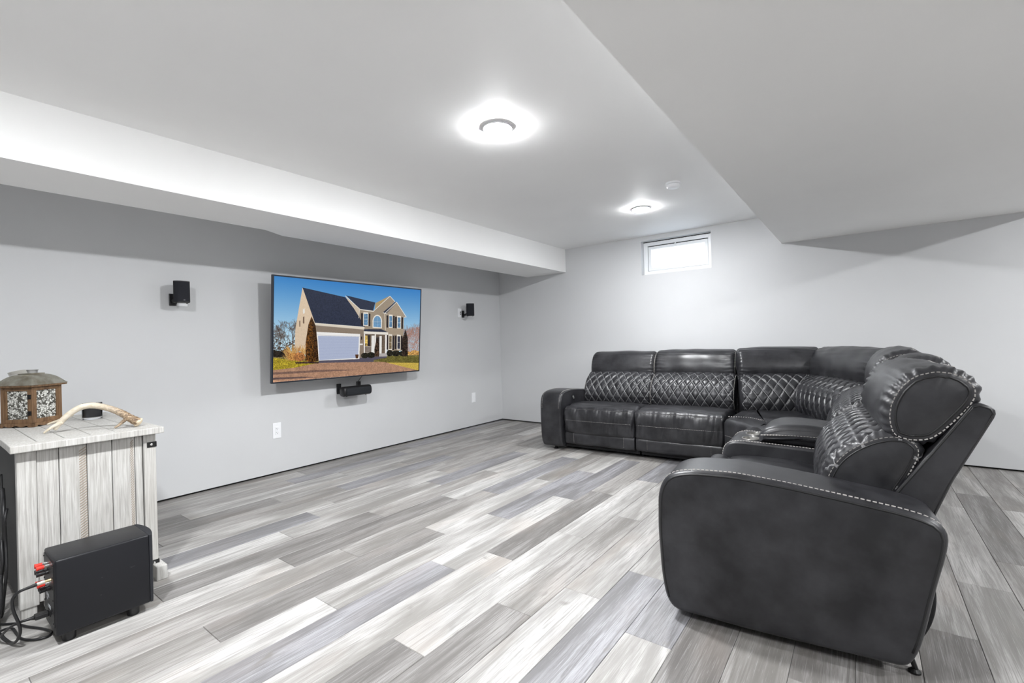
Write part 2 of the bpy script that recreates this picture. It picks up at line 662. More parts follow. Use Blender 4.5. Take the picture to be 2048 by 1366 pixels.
for x, y, lab in lights:
    t = thing('ceiling_light', lab, 'ceiling light', (x, y, ZC), 'round ceiling lights')
    R = 0.086
    b = MB().lathe([(R - 0.004, 0.0), (R, -0.002), (R, -0.010), (R - 0.003, -0.013), (R - 0.008, -0.013), (R - 0.008, 0.0)], (x, y, ZC), (0, 0, 1), 40, False)
    autosmooth(b.build('trim_ring', M_LRING, t))
    rr = R - 0.007
    b = MB().lathe([(rr, -0.001), (rr, -0.0135), (rr * 0.97, -0.017), (rr * 0.90, -0.019), (rr * 0.6, -0.0213), (rr * 0.05, -0.0222)], (x, y, ZC), (0, 0, 1), 32, True)
    b.build('diffuser', M_DIFF_DIM if y > -2 else M_DIFF, t, smooth=True)

# smoke detector
t = thing('smoke_detector', 'small white round smoke detector on the ceiling by the right soffit', 'smoke detector', (3.214, -1.751, ZC))
autosmooth(MB().lathe([(0.058, 0), (0.058, -0.012), (0.054, -0.014)], (3.214, -1.751, ZC), (0, 0, 1), 32).build('base_plate', M_WHITEP, t))
autosmooth(MB().lathe([(0.050, -0.016), (0.050, -0.032), (0.043, -0.040), (0.018, -0.043), (0.002, -0.043)], (3.214, -1.751, ZC), (0, 0, 1), 32).build('cover', M_WHITEP, t))
MB().lathe([(0.047, -0.0135), (0.047, -0.0165)], (3.214, -1.751, ZC), (0, 0, 1), 32).build('sensor_slot', M_DARK, t)


# ------------------------------------------------------------------ television
def homography(src, dst):
    A, B = [], []
    for (x, y), (u, v) in zip(src, dst):
        A.append([x, y, 1, 0, 0, 0, -u * x, -u * y]); B.append(u)
        A.append([0, 0, 0, x, y, 1, -v * x, -v * y]); B.append(v)
    h = np.linalg.solve(np.array(A, float), np.array(B, float))
    return np.append(h, 1).reshape(3, 3)


HM = homography([(135, 150), (1415, 272), (1405, 972), (132, 1070)], [(0, 0), (1, 0), (1, 1), (0, 1)])
IW, IH = 1280, 720
yy, xx = np.mgrid[0:IH, 0:IW]
img = np.zeros((IH, IW, 3))


def tr(pts):
    p = np.c_[np.asarray(pts, float), np.ones(len(pts))] @ HM.T
    return p[:, :2] / p[:, 2:] * np.array([IW, IH])


def pmask(pts, raw=False):
    p = np.asarray(pts, float) if raw else tr(pts)
    m = np.zeros((IH, IW), bool)
    x0, x1 = int(max(0, p[:, 0].min() - 1)), int(min(IW, p[:, 0].max() + 2))
    y0, y1 = int(max(0, p[:, 1].min() - 1)), int(min(IH, p[:, 1].max() + 2))
    X, Y = xx[y0:y1, x0:x1] + 0.5, yy[y0:y1, x0:x1] + 0.5
    s = np.zeros(X.shape, bool)
    for i in range(len(p)):
        (ax, ay), (bx, by) = p[i], p[(i + 1) % len(p)]
        if ay == by:
            continue
        s ^= ((ay > Y) != (by > Y)) & (X < (bx - ax) * (Y - ay) / (by - ay) + ax)
    m[y0:y1, x0:x1] = s
    return m


pnoise = np.random.default_rng(3)


def blur(a, k):
    for ax in (0, 1):
        c = np.cumsum(np.concatenate([np.repeat(np.take(a, [0], ax), k, ax), a, np.repeat(np.take(a, [-1], ax), k, ax)], ax), ax)
        a = (np.take(c, range(2 * k, c.shape[ax]), ax) - np.take(c, range(0, c.shape[ax] - 2 * k), ax)) / (2 * k)
    return a


N1 = blur(pnoise.normal(0, 1, (IH, IW)), 1) * 2
N3 = blur(pnoise.normal(0, 1, (IH, IW)), 4) * 7
N8 = blur(pnoise.normal(0, 1, (IH, IW)), 14) * 22


def fill(m, c, a1=0.0, a3=0.0, a8=0.0, alpha=1.0):
    if not isinstance(m, np.ndarray):
        m = pmask(m)
    v = np.array(c, float)[None, :] * (1 + a1 * N1[m] + a3 * N3[m] + a8 * N8[m])[:, None]
    img[m] = img[m] * (1 - alpha) + v * alpha
    return m


def line(a, c_, w, col):
    p = tr([a, c_]); d = p[1] - p[0]; L = np.hypot(*d)
    if L < 1e-6:
        return
    d = d / L
    x0, x1 = int(max(0, p[:, 0].min() - w - 1)), int(min(IW, p[:, 0].max() + w + 2))
    y0, y1 = int(max(0, p[:, 1].min() - w - 1)), int(min(IH, p[:, 1].max() + w + 2))
    if x1 <= x0 or y1 <= y0:
        return
    X, Y = xx[y0:y1, x0:x1] + 0.5 - p[0, 0], yy[y0:y1, x0:x1] + 0.5 - p[0, 1]
    u = X * d[0] + Y * d[1]; v = np.abs(-X * d[1] + Y * d[0])
    al = (np.clip(w / 2 + 0.5 - v, 0, 1) * ((u >= 0) & (u <= L)))[..., None]
    img[y0:y1, x0:x1] = img[y0:y1, x0:x1] * (1 - al) + np.array(col, float) * al


def ell(cx, cy, rx, ry, c, **k):
    fill([(cx + rx * math.cos(t), cy + ry * math.sin(t)) for t in np.linspace(0, 2 * PI, 40)[:-1]], c, **k)


tt_ = np.clip(yy / (IH * 0.60), 0, 1)[..., None]
img[:] = (1 - tt_) * np.array([52, 122, 188]) + tt_ * np.array([176, 208, 226])
img[:] += (np.clip(0.35 - xx / IW, 0, 1) * 0.4)[..., None] * np.array([60, 50, 30])
# bare woods
rr_ = np.random.default_rng(5)


def bare(x0, x1, top, bot, nt, cols, wmax):
    for i in range(nt):
        x = rr_.uniform(x0, x1); h = rr_.uniform(0.45, 1.0) * (bot - top); c = cols[rr_.integers(len(cols))]
        line((x, bot), (x + rr_.uniform(-8, 8), bot - h), rr_.uniform(1.0, wmax), c)
        for j in range(9):
            f = rr_.uniform(0.35, 1); s = rr_.choice([-1, 1]); L = rr_.uniform(12, 46) * (1.2 - f * 0.6)
            line((x, bot - h * f), (x + s * L, bot - h * f - L * rr_.uniform(0.5, 1.2)), rr_.uniform(0.6, 1.3), c)


def grow(x, y, ang, L, w, cols, depth):
    x2, y2 = x + L * math.sin(ang), y - L * math.cos(ang)
    line((x, y), (x2, y2), max(w, 0.7), cols[rr_.integers(len(cols))])
    if depth:
        for k in range(rr_.integers(2, 4)):
            grow(x2, y2, ang + rr_.uniform(-0.62, 0.62), L * rr_.uniform(0.58, 0.86), w * 0.62, cols, depth - 1)


BR = [(72, 60, 54), (96, 82, 74), (54, 46, 42), (110, 96, 88)]
for x, y, L in ((292, 850, 96), (182, 850, 72), (150, 850, 64), (226, 850, 62), (262, 850, 84), (310, 850, 80)):
    grow(x, y, rr_.uniform(-0.1, 0.1), L, 4.2, BR, 6)
m = pmask([(132, 700), (170, 690), (215, 740), (330, 700), (330, 862), (132, 862)])
fill(m & (N3 + 0.4 * N1 > 0.1), (58, 48, 42), a1=0.3, a3=0.2)
fill([(132, 790), (200, 800), (260, 770), (300, 862), (132, 862)], (40, 34, 29), a1=0.25, a3=0.25)
PK = [(152, 116, 104), (128, 96, 86), (172, 134, 116), (108, 80, 74)]
for i in range(15):
    grow(rr_.uniform(1272, 1412), 830, rr_.uniform(-0.12, 0.12), rr_.uniform(60, 84), 2.6, PK, 5)
m = pmask([(1285, 640), (1330, 600), (1415, 590), (1410, 850), (1290, 850)])
fill(m & (N1 + 0.5 * N3 > -0.1), (134, 98, 86), a1=0.25, a3=0.12)
fill([(1300, 800), (1330, 812), (1360, 796), (1410, 806), (1405, 862), (1300, 856)], (182, 136, 78), a1=0.25, a3=0.2)
fill([(132, 852), (1415, 838), (1415, 1000), (132, 1000)], (120, 108, 66), a1=0.15, a3=0.1)
# lawns, drive
fill([(132, 858), (330, 880), (530, 895), (528, 912), (300, 955), (132, 970)], (158, 140, 44), a1=0.16, a3=0.12)
fill([(980, 870), (1140, 842), (1406, 850), (1405, 985), (1120, 910)], (98, 92, 46), a1=0.2, a3=0.12)
fill([(1110, 904), (1406, 908), (1405, 982), (1240, 935)], (190, 164, 76), a1=0.14)
fill([(132, 964), (320, 944), (528, 902), (1100, 898), (1405, 975), (1405, 990), (132, 1075)], (168, 130, 106), a1=0.05, a3=0.05, a8=0.03)
fill([(132, 985), (600, 962), (900, 965), (600, 980), (132, 1003)], (118, 92, 82), a3=0.06)
fill([(132, 1030), (380, 1022), (520, 1028), (132, 1048)], (96, 78, 76), a3=0.06)
fill([(528, 876), (880, 858), (1130, 846), (1120, 862), (1010, 880), (1010, 897), (528, 904)], (84, 80, 94), a1=0.05)
fill([(320, 896), (440, 890), (528, 896), (528, 908), (330, 908)], (60, 45, 38), a3=0.2)
# house
TAU = (152, 138, 120)
g_ = fill([(382, 250), (345, 470), (322, 620), (318, 780), (525, 880), (500, 555), (470, 470)], (214, 192, 166), a1=0.03)
for i in range(34):
    line((318, 530 + i * 11), (520, 548 + i * 11), 0.8, (178, 158, 136)) if 530 + i * 11 < 800 else None
sky_ = ~g_ & pmask([(300, 240), (384, 248), (322, 620), (318, 790), (300, 790)])
fill([(386, 440), (402, 430), (404, 470), (388, 478)], (225, 222, 214))
fill([(387, 505), (400, 500), (401, 560), (388, 562)], (120, 100, 84)); fill([(356, 540), (365, 536), (366, 588), (357, 590)], (120, 100, 84))
fill([(490, 560), (925, 592), (925, 858), (880, 862), (530, 882)], (136, 122, 108), a1=0.03)
fill([(880, 440), (1005, 450), (1100, 470), (1125, 640), (925, 622), (868, 510)], TAU, a1=0.03)
fill([(755, 325), (884, 440), (872, 516)], (196, 182, 162), a1=0.03)
fill([(1000, 455), (1145, 322), (1190, 372), (1100, 470), (1110, 640), (1000, 625)], TAU, a1=0.03)
fill([(1015, 440), (1020, 385), (1145, 322)], (170, 146, 104))
fill([(1098, 470), (1205, 375), (1285, 505), (1270, 515), (1268, 800), (1130, 810), (1122, 640), (1098, 620)], (160, 145, 126), a1=0.03)
for i in range(24):
    line((1105, 500 + i * 13), (1268, 508 + i * 12.4), 0.6, (140, 126, 108))
fill([(382, 250), (755, 334), (830, 430), (932, 592), (492, 556)], (44, 50, 68), a1=0.09, a3=0.05)
fill([(762, 318), (1018, 380), (1000, 450), (884, 438)], (46, 52, 70), a1=0.09)
fill([(1085, 466), (1194, 374), (1206, 380), (1112, 482)], (46, 52, 70), a1=0.09)
WHT = (226, 220, 210)
line((755, 322), (884, 438), 4.5, WHT); line((884, 440), (1006, 458), 7, WHT); line((874, 516), (882, 442), 4, WHT)
line((1006, 452), (1146, 326), 5, WHT); line((1146, 324), (1192, 374), 5, WHT)
line((1100, 478), (1205, 377), 5.5, WHT); line((1205, 376), (1292, 506), 6, WHT); line((1100, 480), (1112, 620), 3.5, WHT)
line((1085, 468), (1120, 480), 6, WHT); line((1270, 510), (1294, 506), 5, WHT)
fill([(490, 556), (925, 592), (925, 616), (492, 578)], (214, 204, 188)); line((492, 578), (925, 617), 3, (150, 140, 128))
line((490, 558), (925, 594), 2, (240, 235, 225))
fill([(508, 634), (888, 654), (884, 872), (870, 872), (528, 884), (508, 664)], (232, 230, 228))
fill([(520, 668), (878, 678), (872, 862), (534, 880)], (168, 177, 201), a1=0.015)
for i in range(1, 8):
    line((522, 668 + i * 27), (876, 678 + i * 23.4), 0.8, (140, 148, 182))
line((512, 660), (886, 676), 2, (180, 180, 186))


def window(x0, y0, x1, y1, sh=True, blue=(96, 132, 164)):
    if sh:
        fill([(x0 - 20, y0 + 2), (x0 - 3, y0 + 3), (x0 - 3, y1 + 2), (x0 - 20, y1)], (44, 38, 40))
        fill([(x1 + 3, y0 + 6), (x1 + 18, y0 + 8), (x1 + 18, y1 + 6), (x1 + 3, y1 + 5)], (44, 38, 40))
    fill([(x0, y0 - 6), (x1, y0 - 3), (x1, y1 + 4), (x0, y1 + 3)], WHT)
    fill([(x0 + 5, y0 + 8), (x1 - 4, y0 + 10), (x1 - 4, y1 - 3), (x0 + 5, y1 - 4)], blue, a3=0.12)
    line((x0 + 3, (y0 + y1) / 2), (x1 - 3, (y0 + y1) / 2 + 2), 1.8, WHT)


window(914, 470, 958, 580); window(1138, 490, 1172, 598); window(1212, 502, 1246, 604)
window(1138, 662, 1170, 790, blue=(120, 104, 80)); window(1212, 666, 1244, 788, blue=(54, 56, 70))
ell(1037, 545, 42, 58, WHT); fill([(996, 545), (1078, 548), (1078, 605), (996, 600)], WHT)
ell(1037, 545, 33, 48, (104, 146, 182)); fill([(1004, 545), (1070, 548), (1070, 597), (1004, 592)], (104, 146, 182), a3=0.05)
line((1037, 500), (1037, 594), 1.2, WHT); line((1005, 548), (1069, 550), 1.2, WHT)
fill([(922, 612), (1072, 612), (1134, 640), (922, 634)], (50, 54, 70), a1=0.08)
fill([(922, 652), (1126, 656), (1120, 838), (924, 832)], (104, 90, 78), a3=0.08)
fill([(932, 668), (954, 668), (954, 760), (932, 758)], (210, 176, 96), a3=0.25); fill([(956, 664), (974, 664), (974, 760), (956, 758)], (40, 36, 40))
fill([(988, 668), (1016, 668), (1016, 822), (988, 818)], (226, 224, 220)); fill([(1026, 684), (1056, 684), (1056, 800), (1026, 798)], (50, 46, 50)); fill([(1058, 672), (1078, 672), (1078, 826), (1058, 824)], (228, 226, 222))
for i in range(12):
    line((930 + i * 5, 762), (930 + i * 5, 812), 0.9, (214, 214, 216))
line((928, 762), (990, 764), 2, WHT); line((928, 812), (990, 816), 2, WHT)
for x0, x1 in ((922, 931), (1017, 1027), (1108, 1122)):
    fill([(x0, 650), (x1, 650), (x1, 836), (x0, 834)], (236, 232, 228))
fill([(920, 630), (1134, 640), (1134, 662), (920, 652)], WHT); line((920, 652), (1134, 662), 2, (170, 164, 156))
fill([(1060, 824), (1120, 822), (1130, 850), (1056, 852)], (176, 170, 168))
fill([(886, 738), (912, 738), (912, 750), (886, 750)], (224, 222, 216)); fill([(896, 676), (906, 676), (906, 704), (896, 704)], (40, 34, 34))
for cx, cy, rx, ry in ((930, 842, 32, 24), (985, 838, 36, 26), (1150, 822, 28, 28), (1205, 824, 36, 26), (1270, 826, 40, 24)):
    ell(cx, cy, rx, ry, (34, 32, 26), a3=0.4, a1=0.3)
fill([(1030, 700), (1046, 690), (1058, 770), (1056, 850), (1018, 850), (1014, 790)], (58, 44, 34), a3=0.4)
fill([(1286, 612), (1308, 690), (1309, 852), (1262, 848), (1254, 720)], (46, 36, 30), a3=0.35, a1=0.2)
fill([(846, 832), (878, 832), (872, 866), (852, 866)], (82, 54, 36))
for i in range(420):
    bx, by = rr_.uniform(250, 405), rr_.uniform(800, 888)
    an = (bx - 330) / 110 + rr_.uniform(-0.35, 0.35); Lb = rr_.uniform(26, 70)
    line((bx, by), (bx + Lb * math.sin(an), by - Lb * math.cos(an)), rr_.uniform(0.8, 1.8), [(206, 162, 90), (180, 128, 72), (150, 98, 58), (222, 182, 112)][rr_.integers(4)])
for cx, cy, rx, ry, c in ((0, 0, 0.1, 0.1, (0, 0, 0)),) if False else ((300, 850, 40, 34, (176, 124, 68)), (360, 850, 48, 40, (160, 106, 62))):
    ell(cx, cy, rx, ry, c, a1=0.28, a3=0.16)
fill([(462, 500), (480, 540), (498, 580), (516, 720), (528, 884), (470, 896), (412, 884), (414, 720), (436, 570)], (82, 52, 22), a1=0.3, a3=0.35)
fill(pmask([(462, 500), (480, 540), (498, 580), (516, 720), (528, 884), (490, 890), (480, 700)]), (52, 34, 20), a1=0.3, a3=0.3, alpha=0.75)
img = np.clip(img, 0, 255) / 255.0
pic = bpy.data.images.new('screen_picture', IW, IH)
px_ = np.ones((IH, IW, 4), np.float32)
px_[..., :3] = img[::-1]
pic.pixels.foreach_set(px_.ravel())
pic.update()
pic.pack()

TX0, TX1, TZ0, TZ1, TYA, TYB = 0.19, 0.265, 0.864, 1.836, -3.540, -1.806
tdir = Vector((TX1 - TX0, 0, TZ1 - TZ0)); TL = tdir.length; tdir.normalize()
tnor = Vector((tdir.z, 0, -tdir.x))
MT = Matrix(((tnor.x, 0, tdir.x, TX0), (0, 1, 0, 0), (tnor.z, 0, tdir.z, TZ0), (0, 0, 0, 1)))   # local: x out of screen, y along wall, z up the panel
tv = thing('television', 'large thin framed television tilted down on the left wall, showing a house', 'television', (0.0, (TYA + TYB) / 2, 1.3))
M_BEZ = mat('tv_bezel', (0.030, 0.036, 0.05), 0.28, 0.4)
M_SCR = mat('tv_screen', (0.0, 0.0, 0.0), 0.25, spec=0.2)
g = N(M_SCR)
im = g.n('ShaderNodeTexImage'); im.image = pic; im.extension = 'EXTEND'
g.l(im.outputs[0], g.b.inputs['Emission Color'])
g.b.inputs['Emission Strength'].default_value = 1.0
b = MB(); bw = 0.013
b.box(-0.032, 0.0, TYA, TYA + bw, 0, TL, 0.002, MT).box(-0.032, 0.0, TYB - bw, TYB, 0, TL, 0.002, MT)
b.box(-0.032, 0.0, TYA + bw, TYB - bw, TL - bw, TL, 0.002, MT).box(-0.032, 0.0, TYA + bw, TYB - bw, 0, bw, 0.002, MT)
b.build('bezel', M_BEZ, tv)
MB().box(-0.040, -0.006, TYA + 0.006, TYB - 0.006, 0.006, TL - 0.006, 0.003, MT).box(-0.075, -0.035, TYA + 0.25, TYB - 0.25, 0.06, 0.55, 0.01, MT).build('back_cover', M_BLACKP, tv)
q = [MT @ Vector((-0.004, y, z)) for y, z in ((TYA + bw, bw), (TYB - bw, bw), (TYB - bw, TL - bw), (TYA + bw, TL - bw))]
mesh('screen', [p[:] for p in q], [[0, 1, 2, 3]], M_SCR, tv, uv=[(0, 0), (1, 0), (1, 1), (0, 1)])
MB().box(0.001, 0.03, -3.0, -2.3, 1.12, 1.55, 0.004).box(0.03, 0.165, -2.92, -2.86, 1.12, 1.5, 0.004).box(0.03, 0.165, -2.46, -2.40, 1.12, 1.5, 0.004).build('mount_bracket', M_BLACKM, tv)

# ------------------------------------------------------------------ wall speakers
def speaker(lab, yb, zb, yc, zc, yaw, plate_l):
    """bracket on the wall at yb, cabinet centred at (x .125, yc)"""
    t = thing('wall_speaker', lab, 'speaker', (0.0, yb, zb), 'pair of small wall speakers')
    C = Vector((0.125, yc, zc)); c, s = math.cos(yaw), math.sin(yaw)
    H = 0.085; prof = []
    # plan outline: bowed front, flat sides narrowing to the back
    for i in range(13):
        a = -1 + i / 6
        prof.append((0.050 - 0.020 * a * a, 0.054 * a))
    prof += [(-0.015, 0.050), (-0.045, 0.030), (-0.045, -0.030), (-0.015, -0.050)]

    def ext(prof, z0, z1, sc=1.0, dx=0.0):
        V = []
        for z, k in ((z0, 0.94), (z0 + 0.004, 1.0), (z1 - 0.004, 1.0), (z1, 0.94)):
            for px, py in prof:
                x, y = px * sc * k + dx, py * sc * k
                V.append((C.x + x * c - y * s, C.y + x * s + y * c, C.z + z))
        n = len(prof); F = [[j * n + i, j * n + (i + 1) % n, (j + 1) * n + (i + 1) % n, (j + 1) * n + i] for j in range(3) for i in range(n)]
        return V, F + [list(range(n))[::-1], list(range(3 * n, 4 * n))]
    autosmooth(MB().add(*ext(prof, -H, H)).build('speaker_body', M_BLACKP, t))
    gp = [(0.053 - 0.020 * (-1 + i / 6) ** 2, 0.050 * (-1 + i / 6)) for i in range(13)] + [(0.028, 0.046), (0.028, -0.046)]
    autosmooth(MB().add(*ext(gp, -H + 0.006, H - 0.006)).build('grille', mat('speaker_grille', (0.008, 0.009, 0.014), 0.85), t))
    P = lambda x, y, z: (C.x + x * c - y * s, C.y + x * s + y * c, C.z + z)
    if plate_l:
        MB().add([P(0.0545, 0.010, -0.070), P(0.0545, 0.021, -0.070), P(0.0545, 0.021, -0.062), P(0.0545, 0.010, -0.062)], [[0, 1, 2, 3]]).build('badge', mat('badge_grey', (0.16, 0.16, 0.18), 0.4), t)
    for y in (-0.035, 0.035):
        MB().cyl(P(0.0, y, -H - 0.006), P(0.0, y, -H), 0.006, n=10).build('foot', M_RUBBER, t)
    b = MB().box(0.0, 0.012, yb - 0.024, yb + 0.024, zb - 0.048, zb + 0.048, 0.004)
    for z in (-0.03, 0.03):
        b.cyl((0.012, yb, zb + z), (0.015, yb, zb + z), 0.006, n=10)
    b.build('mount_plate', M_BLACKP, t)
    b = MB().tube([(0.012, yb, zb - 0.01), (0.035, yb, zb - 0.012), P(-0.060, 0, -0.02), P(-0.042, 0, -0.02)], 0.011, 10)
    b.lathe([(0.001, -0.016), (0.012, -0.011), (0.016, 0), (0.012, 0.011), (0.001, 0.016)], (0.040, yb, zb - 0.012), (1, 0, 0), 12)
    b.build('swivel_arm', M_BLACKP, t, smooth=True)
    return t


speaker('black curved wall speaker left of the television, nearer the cabinet', -4.215, 1.592, -4.19, 1.645, -0.25, True)
speaker('black curved wall speaker right of the television near the room corner', -0.826, 1.585, -0.808, 1.640, -0.80, False)


def wallplate(name, lab, cat, y, z, w, h, kind, group=None):
    t = thing(name, lab, cat, (0, y, z), group)
    MB().box(0, 0.006, y - w / 2, y + w / 2, z - h / 2, z + h / 2, 0.003).build('cover_plate', M_WHITEP, t)
    if kind == 'duplex':
        b = MB().box(0.005, 0.0085, y - 0.018, y + 0.018, z - 0.036, z + 0.036, 0.002)
        b.build('receptacle', M_WHITEP, t)
        b = MB()
        for dz in (0.018, -0.018):
            b.box(0.0083, 0.0089, y - 0.008, y - 0.005, z + dz - 0.002, z + dz + 0.007)
            b.box(0.0083, 0.0089, y + 0.005, y + 0.008, z + dz - 0.002, z + dz + 0.006)
            b.cyl((0.0083, y, z + dz - 0.009), (0.0089, y, z + dz - 0.009), 0.0032, n=8)
        b.build('slots', mat('socket_slot', (0.12, 0.12, 0.12), 0.6), t)
    if kind == 'decora':
        MB().box(0.005, 0.0085, y - 0.016, y + 0.016, z - 0.033, z + 0.033, 0.002).build('insert', M_WHITEP, t)
    if kind == 'posts':
        b = MB()
        for dz in (0.012, -0.016):
            b.cyl((0.006, y + 0.010, z + dz), (0.016, y + 0.010, z + dz), 0.007, n=10)
        b.build('binding_post', M_BLACKP, t)
    return t


wallplate('wall_outlet', 'white duplex power outlet low on left wall below the television', 'outlet', -3.413, 0.409, 0.078, 0.145, 'duplex')
wallplate('wall_plate', 'plain white wall plate low on left wall beside the room corner', 'wall plate', -0.648, 0.412, 0.078, 0.138, 'decora')
wallplate('speaker_terminal', 'white speaker terminal plate beside the right black wall speaker', 'wall plate', -0.889, 1.600, 0.072, 0.122, 'posts')
wallplate('speaker_terminal', 'white speaker terminal plate peeking out below the left black wall speaker', 'wall plate', -4.148, 1.603, 0.076, 0.122, 'posts')

# centre speaker under the television
t = thing('center_speaker', 'long black centre speaker on wall brackets under the television', 'speaker', (0.0, -2.65, 0.715))
ya, yb_ = -2.815, -2.478
cx_, cz_ = 0.145, 0.716
V = []; ns = 16; st = [(0.0, 0.80), (0.006, 0.93), (0.016, 1.0), (0.321, 1.0), (0.331, 0.93), (0.337, 0.80)]
for d, k in st:
    for i in range(ns):
        a = 2 * PI * i / ns
        rx = 0.048 * math.copysign(abs(math.cos(a)) ** 0.7, math.cos(a)) * k; rz = 0.052 * math.copysign(abs(math.sin(a)) ** 0.7, math.sin(a)) * k
        bow = 0.012 * (1 - (2 * d / 0.337 - 1) ** 2) if math.cos(a) > 0.2 else 0
        V.append((cx_ + rx + bow, ya + d, cz_ + rz))
F = [[j * ns + i, j * ns + (i + 1) % ns, (j + 1) * ns + (i + 1) % ns, (j + 1) * ns + i] for j in range(len(st) - 1) for i in range(ns)]
F += [list(range(ns))[::-1], list(range((len(st) - 1) * ns, len(st) * ns))]
mesh('speaker_body', V, [f[::-1] for f in F], M_BLACKP, t, smooth=True)
b = MB().box(cx_ + 0.040, cx_ + 0.0625, ya + 0.02, yb_ - 0.02, cz_ - 0.036, cz_ + 0.036, 0.010)
autosmooth(b.build('grille', mat('center_grille', (0.007, 0.009, 0.012), 0.8), t))
MB().box(0.0, 0.014, -2.785, -2.735, 0.685, 0.790, 0.004).tube([(0.01, -2.76, 0.735), (0.06, -2.76, 0.735), (0.105, -2.73, 0.72)], 0.010, 10).build('mount_bracket', M_BLACKP, t)
MB().box(0.0, 0.014, -2.545, -2.495, 0.690, 0.797, 0.004).tube([(0.01, -2.52, 0.735), (0.06, -2.52, 0.735), (0.105, -2.56, 0.72)], 0.010, 10).build('mount_bracket', M_BLACKP, t)
for y in (-2.76, -2.53):
    MB().cyl((cx_, y, cz_ - 0.057), (cx_, y, cz_ - 0.048), 0.006, n=8).build('foot', M_RUBBER, t)
pp = catmull([(0.10, -2.60, 0.762), (0.09, -2.590, 0.79), (0.10, -2.572, 0.825), (0.12, -2.553, 0.86), (0.125, -2.55, 0.90)], 16)
tag(MB().tube(pp, 0.003, 6).build('speaker_wire', M_BLACKP, at=(0.1, -2.6, 0.76), smooth=True), 'thin speaker wire rising from the centre speaker to the television', 'wire')

# ------------------------------------------------------------------ whitewashed cabinet
CX0, CX1, CY0, CY1, CT = 0.36, 1.426, -5.240, -4.735, 0.785
cab = thing('cabinet', 'whitewashed wooden plank cabinet with black corner brackets by the left wall', 'cabinet', (0.9, -4.99, 0))
TH = 0.032
b = MB()
b.box(1.395, 1.464, -5.262, -4.708, CT - TH, CT, 0.003)
b.build('top_board', M_WHITEWASH, cab)                      # breadboard end
ws = [-5.262, -5.170, -5.078, -4.985, -4.893, -4.800, -4.708]
for i in range(6):
    MB().box(0.33, 1.3935, ws[i] + 0.0012, ws[i + 1] - 0.0012, CT - TH, CT - 0.001, 0.003).build('top_board', M_WHITEWASH, cab)
MB().box(0.335, 1.40, -5.255, -4.715, CT - TH + 0.001, CT - 0.006).build('top_core', M_DARK, cab)
BZ = 0.085
# end panel facing the camera: two stiles, five recessed boards
MB().box(1.380, CX1, CY0, CY0 + 0.062, BZ - 0.03, CT - TH, 0.003).build('stile', M_WHITEWASH, cab)
MB().box(1.380, CX1, CY1 - 0.052, CY1, BZ, CT - TH, 0.003).build('stile', M_WHITEWASH, cab)
ws = [CY0 + 0.062, -5.103, -5.006, -4.912, -4.822, CY1 - 0.054]
for i in range(5):
    y0, y1 = ws[i] + 0.0012, ws[i + 1] - 0.0012
    MB().box(1.398, 1.416, y0, y1, 0.062, CT - TH, 0.003).build('side_board', M_WHITEWASH, cab)
M_CARVE = mat('carved_grain', (0.33, 0.27, 0.21), 0.7)
for yc, w in ((-5.0205, 0.026), (-4.834, 0.013)):
    b = MB(); z = 0.10
    while z < CT - TH - 0.03:
        V = [(1.4162, yc - w / 2, z), (1.4162, yc - w / 2, z + 0.0045), (1.4162, yc + w / 2, z + 0.0225), (1.4162, yc + w / 2, z + 0.018)]
        V += [(p[0] + 0.0016, p[1], p[2]) for p in V]
        b.add(V, [[4, 5, 6, 7][::-1], [0, 1, 5, 4], [1, 2, 6, 5], [2, 3, 7, 6], [3, 0, 4, 7]])
        z += 0.0125
    b.build('carved_band', M_CARVE, cab, kind='stuff')
MB().box(CX0, 1.395, CY0 + 0.02, CY1 - 0.02, 0.062, 0.085).box(CX0, CX0 + 0.02, CY0, CY1, BZ, CT - TH).box(CX0, 1.396, CY1 - 0.045, CY1 - 0.02, BZ, CT - TH).box(CX0 + 0.02, 1.396, CY0 + 0.02, CY1 - 0.05, 0.40, 0.42).build('carcass', M_WHITEWASH, cab)
MB().box(CX0 + 0.02, 1.393, -4.80, -4.785, 0.09, CT - TH).build('inner_panel', mat('dark_inner', (0.05, 0.047, 0.044), 0.7), cab)
MB().box(CX0 + 0.02, 1.379, CY0 + 0.006, CY0 + 0.014, 0.07, CT - TH - 0.002).build('back_panel', mat('dark_back', (0.018, 0.017, 0.016), 0.7), cab)
# plinth block at the front foot
MB().box(1.36, 1.490, -4.762, -4.716, 0.0, 0.072, 0.003).build('foot', M_WHITEWASH, cab)
MB().box(1.36, 1.420, CY0 + 0.005, CY0 + 0.055, 0.0, 0.066, 0.003).build('foot', M_WHITEWASH, cab)
for y0, y1 in ((-5.24, -5.19), (-4.78, -4.73)):
    MB().box(CX0, CX0 + 0.05, y0, y1, 0.0, 0.066, 0.003).build('foot', M_WHITEWASH, cab)
MB().box(1.375, 1.414, -5.16, -4.80, 0.028, 0.062, 0.003).build('bottom_rail', M_WHITEWASH, cab)
